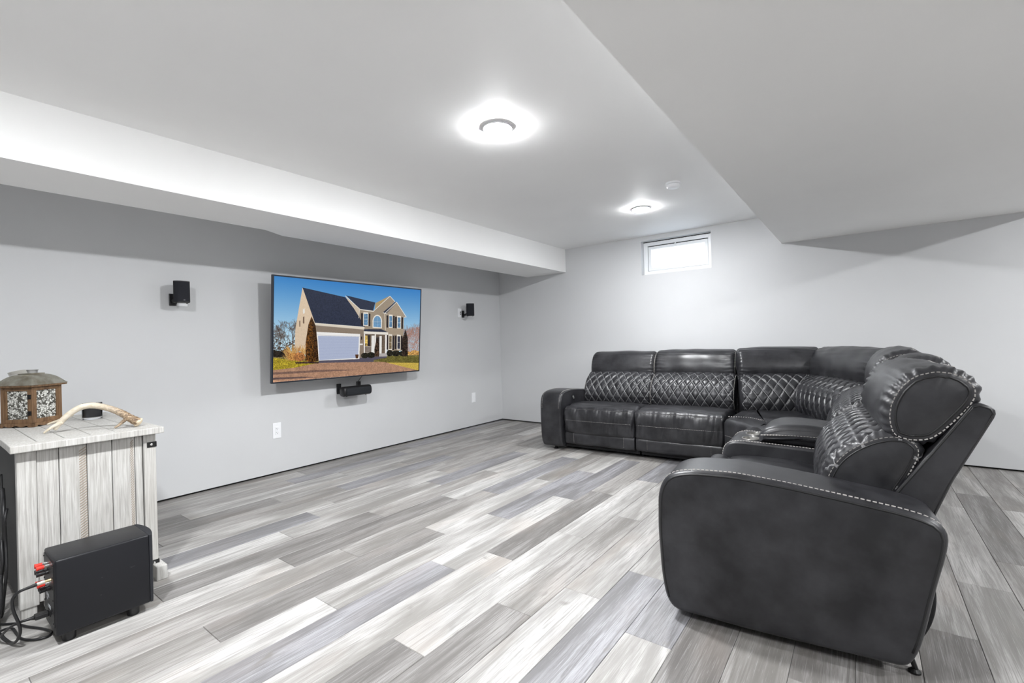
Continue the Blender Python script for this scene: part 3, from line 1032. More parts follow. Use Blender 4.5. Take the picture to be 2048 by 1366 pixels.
# two doors on the front (side away from the camera)
for x0, x1 in ((0.40, 0.885), (0.895, 1.374)):
    d = MB().box(x0, x1, CY1 - 0.02, CY1 - 0.002, BZ + 0.005, CT - TH - 0.01, 0.003).build('door', M_WHITEWASH, cab)
    MB().cyl((x1 - 0.05 if x0 < 0.5 else x0 + 0.05, CY1 - 0.002, 0.45), (x1 - 0.05 if x0 < 0.5 else x0 + 0.05, CY1 + 0.02, 0.45), 0.012, n=12).build('door_knob', M_BLACKM, d)
for z in (0.695, 0.078):
    br = MB().box(CX1 - 0.002, CX1 + 0.003, CY1 - 0.038, CY1 + 0.003, z - 0.014, z + 0.014, 0.001).box(CX1 - 0.045, CX1 + 0.003, CY1 - 0.001, CY1 + 0.003, z - 0.014, z + 0.014, 0.001).build('corner_bracket', M_BLACKM, cab)
    MB().lathe([(0.007, 0.0), (0.006, 0.002), (0.003, 0.0035)], (CX1 + 0.003, CY1 - 0.020, z), (1, 0, 0), 12).build('screw', M_CHROME, br)

# ------------------------------------------------------------------ lantern
LC = Vector((0.648, -5.092, CT)); LA = math.radians(38); LW = 0.172
lan = thing('lantern', 'brown wooden lantern with silvery mosaic glass and bowed metal roof on cabinet', 'lantern', LC[:])
ML = Matrix.Translation(LC) @ Matrix.Rotation(LA, 4, 'Z')
hw = LW / 2; HB = 0.220


def tapered(b, prof, M, sq=True):
    """square rings: (half width, z)"""
    V = []
    for r, z in prof:
        V += [(M @ Vector((sx * r, sy * r, z)))[:] for sx, sy in ((-1, -1), (1, -1), (1, 1), (-1, 1))]
    F = [[j * 4 + i, j * 4 + (i + 1) % 4, (j + 1) * 4 + (i + 1) % 4, (j + 1) * 4 + i] for j in range(len(prof) - 1) for i in range(4)]
    F += [[3, 2, 1, 0], [4 * (len(prof) - 1) + i for i in range(4)]]
    return b.add(V, F)


# scalloped base: plinth boards cut with little arches
b = MB()
for k in range(4):
    R_ = ML @ Matrix.Rotation(k * PI / 2, 4, 'Z')
    w = hw + 0.008
    top, bot = [], []
    nn = 25
    for i in range(nn):
        u = -1 + 2 * i / (nn - 1)
        z = 0.0
        if abs(u) < 0.72:
            z = 0.005 + 0.0035 * math.cos(u * PI * 3)
        bot.append((u * w, z)); top.append((u * w, 0.021))
    V = []
    for y in (-w, -w + 0.014):
        for q_ in bot + top:
            V.append((R_ @ Vector((q_[0], y, q_[1])))[:])
    m2 = 2 * nn
    F = []
    for i in range(nn - 1):
        F += [[i, i + 1, nn + i + 1, nn + i], [m2 + i + 1, m2 + i, m2 + nn + i, m2 + nn + i + 1], [nn + i, nn + i + 1, m2 + nn + i + 1, m2 + nn + i], [i + 1, i, m2 + i, m2 + i + 1]]
    F += [[0, nn, m2 + nn, m2], [nn - 1, m2 + nn - 1, m2 + 2 * nn - 1, 2 * nn - 1]]
    b.add(V, F)
b.box(-hw, hw, -hw, hw, 0.012, 0.020, 0, ML)
b.build('base', M_BROWNWOOD, lan)
M_MOSAIC = mat('mosaic_glass', (0.5, 0.5, 0.47), 0.15, 0.2)
g = N(M_MOSAIC)
vo = g.n('ShaderNodeTexVoronoi'); vo.inputs['Scale'].default_value = 105
g.l(g.coord(), vo.inputs['Vector'])
ve = g.n('ShaderNodeTexVoronoi'); ve.feature = 'DISTANCE_TO_EDGE'; ve.inputs['Scale'].default_value = 105
g.l(g.coord(), ve.inputs['Vector'])
sp = g.n('ShaderNodeSeparateColor'); g.l(vo.outputs['Color'], sp.inputs[0])
c1 = g.mix(g.ramp(sp.outputs[0], 0.2, 0.65), (0.10, 0.095, 0.08), (0.80, 0.80, 0.75))
c2 = g.mix(g.ramp(ve.outputs['Distance'], 0.03, 0.07), (0.03, 0.028, 0.022), c1)
g.l(c2, g.b.inputs['Base Color'])
g.bump(sp.outputs[1], 0.5, 0.004)
post = 0.020
for k in range(4):
    R_ = ML @ Matrix.Rotation(k * PI / 2, 4, 'Z')
    MB().box(hw - post, hw, -hw, -hw + post, 0.020, HB, 0.002, R_).build('post', M_BROWNWOOD, lan)
    fr = MB().box(-hw + post, hw - post, -hw + 0.002, -hw + 0.018, 0.020, 0.042, 0.0015, R_).box(-hw + post, hw - post, -hw + 0.002, -hw + 0.018, HB - 0.022, HB, 0.0015, R_)
    fr.box(-hw + post, -hw + post + 0.009, -hw + 0.003, -hw + 0.017, 0.042, HB - 0.022, 0.0015, R_).box(hw - post - 0.009, hw - post, -hw + 0.003, -hw + 0.017, 0.042, HB - 0.022, 0.0015, R_)
    fo = fr.build('panel_frame', M_BROWNWOOD, lan)
    MB().box(-hw + post + 0.010, hw - post - 0.010, -hw + 0.009, -hw + 0.012, 0.040, HB - 0.020, 0, R_).build('mosaic_pane', M_MOSAIC, fo)
for z in (0.075, 0.165):
    MB().box(hw - post - 0.002, hw - post + 0.015, -hw - 0.0025, -hw + 0.001, z - 0.012, z + 0.012, 0.0008, ML).cyl(ML @ Vector((hw - post, -hw - 0.003, z - 0.013)), ML @ Vector((hw - post, -hw - 0.003, z + 0.013)), 0.003, n=8).build('hinge', M_BLACKM, lan)
M_TIN = mat('aged_tin', (0.36, 0.335, 0.27), 0.42, 0.75)
g = N(M_TIN)
g.l(g.mix(g.ramp(g.noise(g.coord(), 16, 4), 0.35, 0.65), (0.25, 0.225, 0.17), (0.46, 0.45, 0.39)), g.b.inputs['Base Color'])
tapered(MB(), [(hw + 0.016, HB), (hw + 0.016, HB + 0.009)], ML).build('eave', M_BROWNWOOD, lan)
pr = [(hw + 0.018, HB + 0.009), (hw + 0.018, HB + 0.012)] + [(w_, HB + 0.012 + h_) for w_, h_ in ((0.094, 0.011), (0.086, 0.022), (0.077, 0.033), (0.067, 0.042), (0.056, 0.049), (0.046, 0.053), (0.038, 0.055), (0.038, 0.061), (0.026, 0.061))]
autosmooth(tapered(MB(), pr, ML).build('roof', M_TIN, lan), 25)
zt = CT + HB + 0.060
b = MB().lathe([(0.026, 0), (0.026, 0.026), (0.029, 0.028), (0.029, 0.032), (0.024, 0.032), (0.024, 0.006)], (LC.x, LC.y, zt), (0, 0, 1), 24, False)
autosmooth(b.build('chimney', mat('grey_tin', (0.42, 0.42, 0.41), 0.35, 0.8), lan))
hp = []
_sd = Vector((0.12, 0.993, 0)); _fw = Vector((0.993, -0.12, 0))
for i in range(25):
    a = PI * i / 24
    hp.append(LC + _fw * (0.034 * math.cos(a)) + _sd * (-0.018 - 0.070 * math.sin(a)) + Vector((0, 0, HB + 0.084 - 0.014 * math.sin(a) ** 2)))
V, F = [], []
for i, p in enumerate(hp):
    d = (hp[min(i + 1, 24)] - hp[max(i - 1, 0)]).normalized(); up = Vector((0, -0.35, 1)).normalized(); sd = d.cross(up).normalized()
    for a_, c_ in ((-1, -1), (1, -1), (1, 1), (-1, 1)):
        V.append((p + sd * 0.0015 * a_ + up * 0.010 * c_)[:])
for i in range(24):
    F += [[i * 4 + j, i * 4 + (j + 1) % 4, i * 4 + 4 + (j + 1) % 4, i * 4 + 4 + j] for j in range(4)]
F += [[3, 2, 1, 0], [96, 97, 98, 99]]
mesh('handle', V, F, mat('bright_tin', (0.55, 0.54, 0.5), 0.35, 0.8), lan)
# candle inside the lantern is hidden by the mosaic; nothing built

# ------------------------------------------------------------------ antler
ant = thing('antler', 'shed deer antler lying arched across the whitewashed cabinet top', 'antler', (1.23, -4.95, CT))
M_ANT = mat('antler_bone', (0.5, 0.4, 0.28), 0.5)
g = N(M_ANT)
geo = g.n('ShaderNodeTexCoord')
sx = g.n('ShaderNodeSeparateXYZ'); g.l(geo.outputs['Object'], sx.inputs[0])
lngt = g.ramp(sx.outputs[1], -0.02, 0.12)
rid = g.noise(g.coord(scale=(120, 60, 120)), 1.0, 4, 0.6, 0.8)
cb = g.mix(g.ramp(rid, 0.40, 0.62), (0.10, 0.055, 0.025), (0.42, 0.31, 0.20))
cl = g.mix(g.ramp(g.noise(g.coord(scale=(60, 14, 60)), 1.0, 3), 0.35, 0.7), (0.62, 0.54, 0.41), (0.76, 0.70, 0.60))
g.l(g.mix(lngt, cl, cb), g.b.inputs['Base Color'])
g.bump(rid, 0.6, 0.004)
B0, Dr = Vector((1.322, -4.785, 0)), Vector((1.13 - 1.322, -5.09 + 4.785, 0)).normalized()
Nr = Vector((-Dr.y, Dr.x, 0))


def ap(x, y, z, off=0.0):
    return Vector((x, y, z)) + Nr * off


main = catmull([ap(1.326, -4.779, 0.806), ap(1.308, -4.808, 0.830), ap(1.292, -4.833, 0.854), ap(1.272, -4.865, 0.878), ap(1.25, -4.9, 0.897), ap(1.228, -4.935, 0.909), ap(1.208, -4.966, 0.910), ap(1.192, -4.992, 0.900), ap(1.179, -5.013, 0.884), ap(1.166, -5.034, 0.863), ap(1.154, -5.053, 0.838), ap(1.144, -5.068, 0.812), ap(1.140, -5.074, 0.799)], 60)
rad = []
for i in range(60):
    u = i / 59
    r = np.interp(u, [0, 0.05, 0.12, 0.35, 0.6, 0.75, 0.92, 1], [0.021, 0.019, 0.0165, 0.014, 0.0135, 0.0125, 0.0115, 0.007])
    if u < 0.55:
        r *= 1 + 0.07 * (1 - u / 0.55) * math.sin(i * 2.3)
    rad.append(r * 1.12)
MB().tube([p[:] for p in main], 0, 14, True, rad).build('beam', M_ANT, ant, smooth=True)
bp = main[0]; bd = (Vector(main[1]) - Vector(main[0])).normalized()
V, F = [], []
q_ = bd.to_track_quat('Z', 'Y')
for j, (rr, h) in enumerate(((0.006, -0.010), (0.019, -0.006), (0.025, 0.0), (0.023, 0.006), (0.017, 0.010))):
    for i in range(22):
        a = 2 * PI * i / 22; w = rr * (1 + (0.09 * math.sin(a * 5) + 0.05 * math.sin(a * 9 + 1) if 0 < j < 4 else 0))
        V.append((Vector(bp) + q_ @ Vector((w * math.cos(a), w * math.sin(a), h)))[:])
for j in range(4):
    F += [[j * 22 + i, j * 22 + (i + 1) % 22, (j + 1) * 22 + (i + 1) % 22, (j + 1) * 22 + i] for i in range(22)]
F += [list(range(22))[::-1], list(range(88, 110))]
mesh('burr', V, F, mat('burr_bone', (0.62, 0.52, 0.38), 0.6), ant, smooth=True)


def tine(pts, r0, r1):
    p = catmull(pts, 24)
    MB().tube([q[:] for q in p], 0, 10, True, [r0 + (r1 - r0) * (i / 23) ** 1.3 for i in range(24)]).build('tine', M_ANT, ant, smooth=True)


tine([ap(1.175, -5.018, 0.872, -0.004), ap(1.152, -5.056, 0.846, -0.012), ap(1.132, -5.088, 0.834, -0.016), ap(1.122, -5.105, 0.826, -0.016)], 0.011, 0.004)
tine([ap(1.158, -5.046, 0.835, 0.004), ap(1.142, -5.074, 0.818, 0.012), ap(1.128, -5.096, 0.798, 0.016), ap(1.122, -5.104, 0.789, 0.016)], 0.010, 0.0045)
tine([ap(1.300, -4.820, 0.836), ap(1.298, -4.836, 0.818, 0.01), ap(1.293, -4.853, 0.801, 0.012), ap(1.290, -4.868, 0.791, 0.012)], 0.010, 0.005)

# ------------------------------------------------------------------ candle jar
cj = thing('candle_jar', 'clear glass jar candle with dark wax behind the antler on cabinet', 'candle', (0.697, -4.846, CT))
M_JAR = mat('jar_glass', (0.97, 0.98, 1.0), 0.02, trans=1.0)
M_JAR.node_tree.nodes['Principled BSDF'].inputs['IOR'].default_value = 1.35
P0 = (0.697, -4.846, CT)
b = MB().lathe([(0.001, 0.0), (0.044, 0.0), (0.047, 0.004), (0.047, 0.095), (0.0459, 0.097), (0.0448, 0.095), (0.0445, 0.018), (0.042, 0.014), (0.001, 0.014)], P0, (0, 0, 1), 40, False)
autosmooth(b.build('glass', M_JAR, cj))
b = MB().lathe([(0.001, 0.0145), (0.041, 0.0145), (0.044, 0.019), (0.044, 0.073), (0.041, 0.071), (0.001, 0.070)], P0, (0, 0, 1), 40, False)
autosmooth(b.build('wax', mat('dark_wax', (0.012, 0.012, 0.018), 0.35), cj))
MB().tube([(0.697, -4.846, CT + 0.069), (0.698, -4.846, CT + 0.078), (0.700, -4.845, CT + 0.083)], 0.0012, 6).build('wick', M_DARK, cj)

# ------------------------------------------------------------------ subwoofer
SX0, SX1, SY0, SY1, SB, ST = 1.575, 1.797, -5.180, -4.868, 0.041, 0.348
sub = thing('subwoofer', 'black box subwoofer on round feet in front of the whitewashed cabinet', 'subwoofer', (1.686, -5.02, 0))
M_VINYLB = mat('black_vinyl_wrap', (0.022, 0.023, 0.028), 0.4, spec=0.32)
g = N(M_VINYLB)
scr = g.noise(g.coord(scale=(30, 30, 90)), 1.0, 3, 0.6)
g.l(g.mix(g.ramp(scr, 0.72, 0.78), (0.008, 0.0085, 0.011), (0.12, 0.12, 0.13)), g.b.inputs['Base Color'])
g.bump(g.noise(g.coord(), 500, 2), 0.06, 0.001)
autosmooth(MB().box(SX0, SX1, SY0, SY1, SB, ST, 0.008, seg=3).build('enclosure', M_VINYLB, sub), 60)
# bowed front grille
V = []; ng = 14
for z in (SB + 0.002, SB + 0.006, ST - 0.006, ST - 0.002):
    k = 0.93 if z in (SB + 0.002, ST - 0.002) else 1.0
    for i in range(ng):
        a = -1 + 2 * i / (ng - 1)
        V.append(((SX0 + SX1) / 2 + (SX1 - SX0) / 2 * a * 1.0, SY1 + 0.002 + (0.006 + 0.020 * (1 - a * a)) * k, z))
    V.append((SX1, SY1 - 0.002, z)); V.append((SX0, SY1 - 0.002, z))
k = ng + 2
F = [[j * k + i, j * k + (i + 1) % k, (j + 1) * k + (i + 1) % k, (j + 1) * k + i] for j in range(3) for i in range(k)] + [list(range(k)), list(range(3 * k, 4 * k))[::-1]]
autosmooth(mesh('grille', V, [f[::-1] for f in F], mat('sub_grille', (0.008, 0.009, 0.013), 0.7), sub))
for x in (SX0 + 0.05, SX1 - 0.045):
    for y in (SY0 + 0.045, SY1 - 0.055):
        autosmooth(MB().lathe([(0.021, 0.0), (0.022, 0.004), (0.022, 0.040), (0.018, 0.042)], (x, y, 0.0), (0, 0, 1), 20).build('foot', M_RUBBER, sub))
pan = MB().box(SX0 + 0.014, SX1 - 0.014, SY0 - 0.003, SY0 + 0.001, SB + 0.035, ST - 0.014, 0.001).build('rear_panel', mat('amp_panel', (0.018, 0.018, 0.020), 0.4, 0.4), sub)
b = MB()
for x in (SX0 + 0.024, SX1 - 0.024):
    for z in np.linspace(SB + 0.05, ST - 0.025, 6):
        b.lathe([(0.0042, 0), (0.003, 0.0025)], (x, SY0 - 0.003, z), (0, -1, 0), 8)
b.build('screws', M_BLACKM, pan, kind='stuff')
b = MB()
for x, z, w, h in ((1.665, 0.178, 0.05, 0.014), (1.655, 0.160, 0.02, 0.009), (1.69, 0.136, 0.055, 0.012)):
    b.box(x - w / 2, x + w / 2, SY0 - 0.0038, SY0 - 0.003, z - h / 2, z + h / 2)
b.build('print', mat('pale_print', (0.55, 0.57, 0.6), 0.5), pan)


def post(x, z, m, L=0.036):
    b = MB().lathe([(0.0075, 0), (0.0075, 0.010), (0.006, 0.011), (0.006, 0.014)], (x, SY0 - 0.003, z), (0, -1, 0), 12)
    b.build('terminal_collar', M_CHROME if m is M_RED else M_BLACKP, pan)
    b = MB().lathe([(0.0085, 0.013), (0.0085, L - 0.005), (0.0095, L - 0.004), (0.0095, L), (0.004, L)], (x, SY0 - 0.003, z), (0, -1, 0), 12)
    autosmooth(b.build('binding_post', m, pan))


for z, m in ((0.303, M_RED), (0.277, M_BLACKP)):
    post(1.650, z, m); post(1.690, z + 0.001, m)
post(1.668, 0.236, M_RED); post(1.700, 0.236, M_RED)
post(1.676, 0.214, M_BLACKP, 0.030); post(1.706, 0.214, M_BLACKP, 0.030)
MB().box(1.672, 1.712, SY0 - 0.006, SY0 + 0.002, 0.098, 0.124, 0.002).build('power_socket', M_BLACKP, pan)
rca = MB().cyl((1.735, SY0 - 0.003, 0.258), (1.735, SY0 - 0.022, 0.258), 0.006, n=12).build('signal_jack', M_BRASSY, pan)

# cables of the subwoofer
t = thing('signal_cable', 'black signal cable looping from the subwoofer jack down to floor', 'cable', (1.62, -5.26, 0.0))
a0 = Vector((1.735, SY0 - 0.020, 0.258))
MB().cyl(a0, a0 + Vector((-0.002, -0.022, -0.002)), 0.0075, n=12).build('plug', mat('plug_band', (0.55, 0.5, 0.42), 0.35, 0.5), t)
MB().cyl(a0 + Vector((-0.002, -0.020, -0.002)), a0 + Vector((-0.010, -0.062, -0.010)), 0.0075, 0.005, n=12).build('plug_sleeve', M_RUBBER, t)
p = catmull([(1.726, -5.258, 0.249), (1.716, -5.275, 0.240), (1.706, -5.288, 0.215), (1.704, -5.286, 0.17), (1.705, -5.274, 0.12), (1.695, -5.268, 0.075), (1.66, -5.275, 0.03), (1.61, -5.285, 0.008), (1.54, -5.298, 0.008), (1.48, -5.305, 0.008), (1.40, -5.33, 0.008), (1.30, -5.34, 0.008)], 70)
MB().tube([q[:] for q in p], 0.0055, 8).build('cord', M_RUBBER, t, smooth=True)
t = thing('power_cord', 'black power cord coiled on the floor behind the subwoofer', 'cord', (1.60, -5.24, 0.0))
MB().box(1.676, 1.708, SY0 - 0.048, SY0 - 0.006, 0.101, 0.121, 0.004).build('plug', M_RUBBER, t)
b = MB()
b.lathe([(0.009, 0.0), (0.0085, 0.004), (0.006, 0.012), (0.0065, 0.014), (0.005, 0.024), (0.0055, 0.026), (0.0045, 0.04)], (1.692, SY0 - 0.047, 0.111), (-0.25, -1, -0.06), 12)
b.build('strain_relief', M_RUBBER, t, smooth=True)
p = catmull([(1.682, -5.262, 0.108), (1.668, -5.282, 0.100), (1.63, -5.298, 0.075), (1.58, -5.310, 0.04), (1.52, -5.315, 0.016), (1.47, -5.30, 0.016), (1.47, -5.27, 0.012), (1.53, -5.262, 0.007), (1.60, -5.255, 0.006), (1.655, -5.225, 0.006), (1.672, -5.190, 0.006), (1.640, -5.172, 0.006), (1.575, -5.190, 0.006), (1.50, -5.225, 0.006), (1.42, -5.255, 0.006), (1.36, -5.30, 0.006), (1.26, -5.33, 0.006)], 90)
MB().tube([q[:] for q in p], 0.0048, 8).build('cord', M_RUBBER, t, smooth=True)

# bundle of cables behind the cabinet: each lead is a thing
leads = [([(1.36, -5.265, 0.50), (1.39, -5.275, 0.46), (1.37, -5.272, 0.36), (1.40, -5.275, 0.24), (1.36, -5.28, 0.12), (1.30, -5.285, 0.010), (1.15, -5.30, 0.007)], 0.0055),
         ([(1.20, -5.262, 0.56), (1.33, -5.272, 0.53), (1.38, -5.278, 0.44), (1.34, -5.275, 0.33), (1.38, -5.29, 0.2), (1.40, -5.295, 0.08), (1.33, -5.31, 0.008), (1.1, -5.33, 0.008)], 0.007),
         ([(1.25, -5.262, 0.40), (1.35, -5.282, 0.36), (1.39, -5.285, 0.27), (1.35, -5.29, 0.16), (1.38, -5.30, 0.05), (1.42, -5.31, 0.009), (1.2, -5.36, 0.008)], 0.006),
         ([(1.15, -5.262, 0.62), (1.25, -5.270, 0.50), (1.30, -5.272, 0.35), (1.28, -5.28, 0.2), (1.32, -5.30, 0.07), (1.25, -5.32, 0.008), (1.05, -5.31, 0.008)], 0.005)]
LEADL = ['black cable bending at the corner of the cabinet back, in the tangle', 'thickest black cable hanging in the tangle behind the whitewashed cabinet', 'black cable lowest in the tangle behind the whitewashed cabinet', 'thinnest black cable hanging deepest behind the whitewashed cabinet']
for i, (pts, r) in enumerate(leads):
    p = catmull(pts, 60)
    o = MB().tube([q[:] for q in p], r, 8).build('cable', M_RUBBER, at=(1.3, -5.28, 0), smooth=True)
    tag(o, LEADL[i], 'cable', 'tangled cables behind the cabinet')
# ------------------------------------------------------------------ sectional sofa
sofa = thing('sectional_sofa', 'charcoal leather reclining sectional sofa with quilted backs and cupholder console', 'sofa', (3.6, -1.6, 0.0))


class Frame:
    """t runs along the width, s from front to back (left of t), z up"""

    def __init__(f, ox, oy, ang):
        a = math.radians(ang)
        f.o = np.array([ox, oy, 0.0]); f.T = np.array([math.cos(a), math.sin(a), 0.0]); f.S = np.array([-math.sin(a), math.cos(a), 0.0]); f.Z = np.array([0, 0, 1.0])

    def p(f, s, t, z):
        s, t, z = np.broadcast_arrays(np.asarray(s, float), np.asarray(t, float), np.asarray(z, float))
        return f.o + s[..., None] * f.S + t[..., None] * f.T + z[..., None] * f.Z


def polysharp(P, n, sm=2):
    Q = resample(np.asarray(P, float), n, True)
    for _ in range(sm):
        Q = (np.roll(Q, 1, 0) + 2 * Q + np.roll(Q, -1, 0)) / 4
    return Q


def area(P):
    return 0.5 * np.sum(P[:, 0] * np.roll(P[:, 1], -1) - np.roll(P[:, 0], -1) * P[:, 1])


def pad(name, fr, prof, t0, t1, r=0.03, n=72, m=36, sharp=False, disp=None, crown=0.0, capbulge=0.008, mat_=None, label=None, gather=0.0, capscale=True, skew=None, smooth_n=2, r_end=(True, True)):
    """a cushion: closed (s,z) outline swept along t with rolled ends"""
    P = polysharp(prof, n, smooth_n) if sharp else catmull(prof, n, True)
    if area(P) < 0:
        P = P[::-1]
    d = np.roll(P, -1, 0) - np.roll(P, 1, 0)
    nr = np.stack([d[:, 1], -d[:, 0]], 1); nr /= np.linalg.norm(nr, axis=1)[:, None] + 1e-9
    arc = np.r_[0, np.cumsum(np.linalg.norm(np.diff(P, axis=0), axis=1))]
    L = t1 - t0
    K = 7
    ends = [(r * (1 - math.cos(k / K * PI / 2)), r * (1 - math.sin(k / K * PI / 2))) for k in range(K)]
    ts = [t0 + e[0] for e in ends] + list(np.linspace(t0 + r, t1 - r, m)) + [t1 - e[0] for e in ends[::-1]]
    ins = [e[1] for e in ends] + [0.0] * m + [e[1] for e in ends[::-1]]
    ts = np.array(ts); ins = np.array(ins)
    M = len(ts)
    tt = (ts - (t0 + t1) / 2) / (L / 2)
    off = -ins[:, None] + crown * (1 - tt ** 2)[:, None] + np.zeros((M, n))
    de = np.minimum(ts - t0, t1 - ts)[:, None]
    if gather:
        w = np.exp(-de / 0.055)
        ph = arc[None, :] / 0.034 * 2 * PI
        off = off + gather * w * np.sin(ph + 1.7 * np.sin(arc[None, :] * 31) + 0.6 * np.sin(ts[:, None] * 60)) * (1 - np.exp(-de / 0.014))
    if disp is not None:
        off = off + disp(P[None, :, 0], P[None, :, 1], ts[:, None], arc[None, :], de)
    s = P[None, :, 0] + nr[None, :, 0] * off; z = P[None, :, 1] + nr[None, :, 1] * off
    G = fr.p(s, ts[:, None] + 0 * s, z)
    V = G.reshape(-1, 3)
    F = []
    for j in range(M - 1):
        a = j * n
        for i in range(n):
            k = (i + 1) % n
            F.append((a + i, a + n + i, a + n + k, a + k))
    uv = np.zeros((M * n, 2)); uv[:, 0] = np.repeat(ts, n); uv[:, 1] = np.tile(arc, M)
    extraV, extraUV = [], []
    base = M * n
    for side, j, tn in ((0, 0, -1), (1, M - 1, 1)):
        ring_prev = list(range(j * n, j * n + n))
        c = P.mean(0)
        R0 = np.stack([s[j], z[j]], 1)
        for q, (k, bu) in enumerate(((0.82, 0.55), (0.5, 0.9))):
            R = c + (R0 - c) * k
            pts = fr.p(R[:, 0], np.full(n, ts[j] + tn * capbulge * bu), R[:, 1])
            st = base + len(extraV)
            extraV += pts.tolist(); extraUV += [(QW / 2, 0.0)] * n
            ringn = list(range(st, st + n))
            for i in range(n):
                l = (i + 1) % n
                F.append((ring_prev[i], ring_prev[l], ringn[l], ringn[i]) if side == 0 else (ring_prev[i], ringn[i], ringn[l], ring_prev[l]))
            ring_prev = ringn
        st = base + len(extraV)
        extraV.append(fr.p(c[0], ts[j] + tn * capbulge, c[1]).tolist()); extraUV.append((QW / 2, 0.0))
        for i in range(n):
            l = (i + 1) % n
            F.append((ring_prev[i], ring_prev[l], st) if side == 0 else (ring_prev[l], ring_prev[i], st))
    V = np.vstack([V, np.array(extraV)]); uv = np.vstack([uv, np.array(extraUV)])
    fm = [0] * ((M - 1) * n) + [1] * (len(F) - (M - 1) * n)
    o = mesh(name, V, F, None, sofa, True, uv, label, mats=[mat_ or M_LEATHER, M_LEATHER if mat_ is M_QUILT else (mat_ or M_LEATHER)], fmat=fm)
    o['_'] = 0; del o['_']
    o.data['_r'] = 0; del o.data['_r']
    NR = fr.S * nr[:, 0][:, None] + fr.Z * nr[:, 1][:, None]
    return o, G, NR, ts, P, arc


STM = {}


def stitches(parent, pts, nrm, length=0.0115, gap=0.0055, w=0.0018, lift=0.0008, double=0.0, cross=None):
    """pale thread dashes along a path; kept per parent and built once"""
    P = np.asarray(pts, float)
    d = np.r_[0, np.cumsum(np.linalg.norm(np.diff(P, axis=0), axis=1))]
    Nn = np.asarray(nrm, float)
    if Nn.ndim == 1:
        Nn = np.repeat(Nn[None], len(P), 0)
    b = STM.setdefault(parent.name, (parent, MB()))[1]
    x = 0.0
    while x + length < d[-1]:
        A = np.array([np.interp(x, d, P[:, i]) for i in range(3)]); B_ = np.array([np.interp(x + length, d, P[:, i]) for i in range(3)])
        nn = np.array([np.interp(x + length / 2, d, Nn[:, i]) for i in range(3)]); nn /= np.linalg.norm(nn) + 1e-9
        dd = B_ - A; dd /= np.linalg.norm(dd) + 1e-9
        sd = np.cross(dd, nn)
        for o_ in ((0.0,) if not double else (-double, double)):
            a, c = A + sd * o_, B_ + sd * o_
            b.add([a - sd * w - nn * w, a + sd * w - nn * w, a + nn * (w + lift), c - sd * w - nn * w, c + sd * w - nn * w, c + nn * (w + lift)],
                  [[0, 3, 5, 2], [1, 2, 5, 4], [0, 1, 4, 3], [0, 2, 1], [3, 4, 5]])
        x += length + gap


def build_stitches():
    for pn, (p, b) in STM.items():
        b.build('stitching', M_THREAD, p, kind='stuff', label='pale thread stitching')


def near(P, s, z):
    return int(np.argmin((P[:, 0] - s) ** 2 + (P[:, 1] - z) ** 2))


def expand(prof, d):
    P = np.asarray(prof, float)
    if area(P) < 0:
        P = P[::-1]
    e = np.roll(P, -1, 0) - np.roll(P, 1, 0); nr = np.stack([e[:, 1], -e[:, 0]], 1); nr /= np.linalg.norm(nr, axis=1)[:, None]
    return [tuple(q) for q in P + nr * d]


ARM = expand([(0.045, 0.044), (0.022, 0.085), (0.006, 0.19), (-0.002, 0.363), (0.003, 0.515), (0.024, 0.578), (0.062, 0.608), (0.138, 0.625), (0.29, 0.630), (0.48, 0.614), (0.649, 0.594), (0.802, 0.574), (0.872, 0.558), (0.902, 0.541), (0.913, 0.515), (0.901, 0.44), (0.877, 0.337), (0.851, 0.208), (0.83, 0.121), (0.808, 0.060), (0.6, 0.052), (0.3, 0.045)], 0.010)


def armrest(fr, t0, t1, outer, inner):
    def dsp(s, z, t, arc, de):
        return 0.0015 * sn(s * 9 + z * 7, t * 20, 4)
    o, G, NR, ts, P, arc = pad('armrest', fr, ARM, t0, t1, 0.024, n=150, m=14, sharp=True, smooth_n=3, capbulge=0.008, disp=dsp)
    n = len(P)
    for t_edge, sg in (((t0, 1),) if outer == 0 else ((t1, -1),)) + (((t1, -1),) if inner and outer == 0 else ((t0, 1),) if inner else ()):
        # piping along the edge of the side panel (not along the bottom)
        Q = P - 0.0
        d = np.roll(Q, -1, 0) - np.roll(Q, 1, 0); nr = np.stack([d[:, 1], -d[:, 0]], 1); nr /= np.linalg.norm(nr, axis=1)[:, None]
        R = Q - nr * 0.016
        pts = fr.p(R[:, 0], np.full(n, t_edge + sg * 0.0025), R[:, 1])
        keep = Q[:, 1] > 0.06
        i0 = near(P, 0.838, 0.11); i1 = near(P, 0.012, 0.085)
        idx = list(range(i0, i1 + 1)) if i0 < i1 else list(range(i0, n)) + list(range(0, i1 + 1))
        # walk over the top
        if P[idx[len(idx) // 2], 1] < 0.3:
            idx = list(range(i1, i0 + 1)) if i1 < i0 else list(range(i1, n)) + list(range(0, i0 + 1))
        pp = pts[idx]
        MB().tube([q.tolist() for q in pp[::2]], 0.0045, 6).build('piping', M_RUBBER, o, smooth=True)
        ja = near(P, 0.0, 0.45); jb = near(P, 0.90, 0.515)
        i2 = list(range(min(ja, jb), max(ja, jb) + 1))
        if P[i2[len(i2) // 2], 1] < 0.5:
            i2 = list(range(max(ja, jb), n)) + list(range(0, min(ja, jb) + 1))
        tp = fr.p(P[i2, 0] - nr[i2, 0] * 0.0012, np.full(len(i2), t_edge + sg * 0.024), P[i2, 1] - nr[i2, 1] * 0.0012)
        stitches(o, tp, NR[i2], w=0.0021, lift=0.0016)
    return o


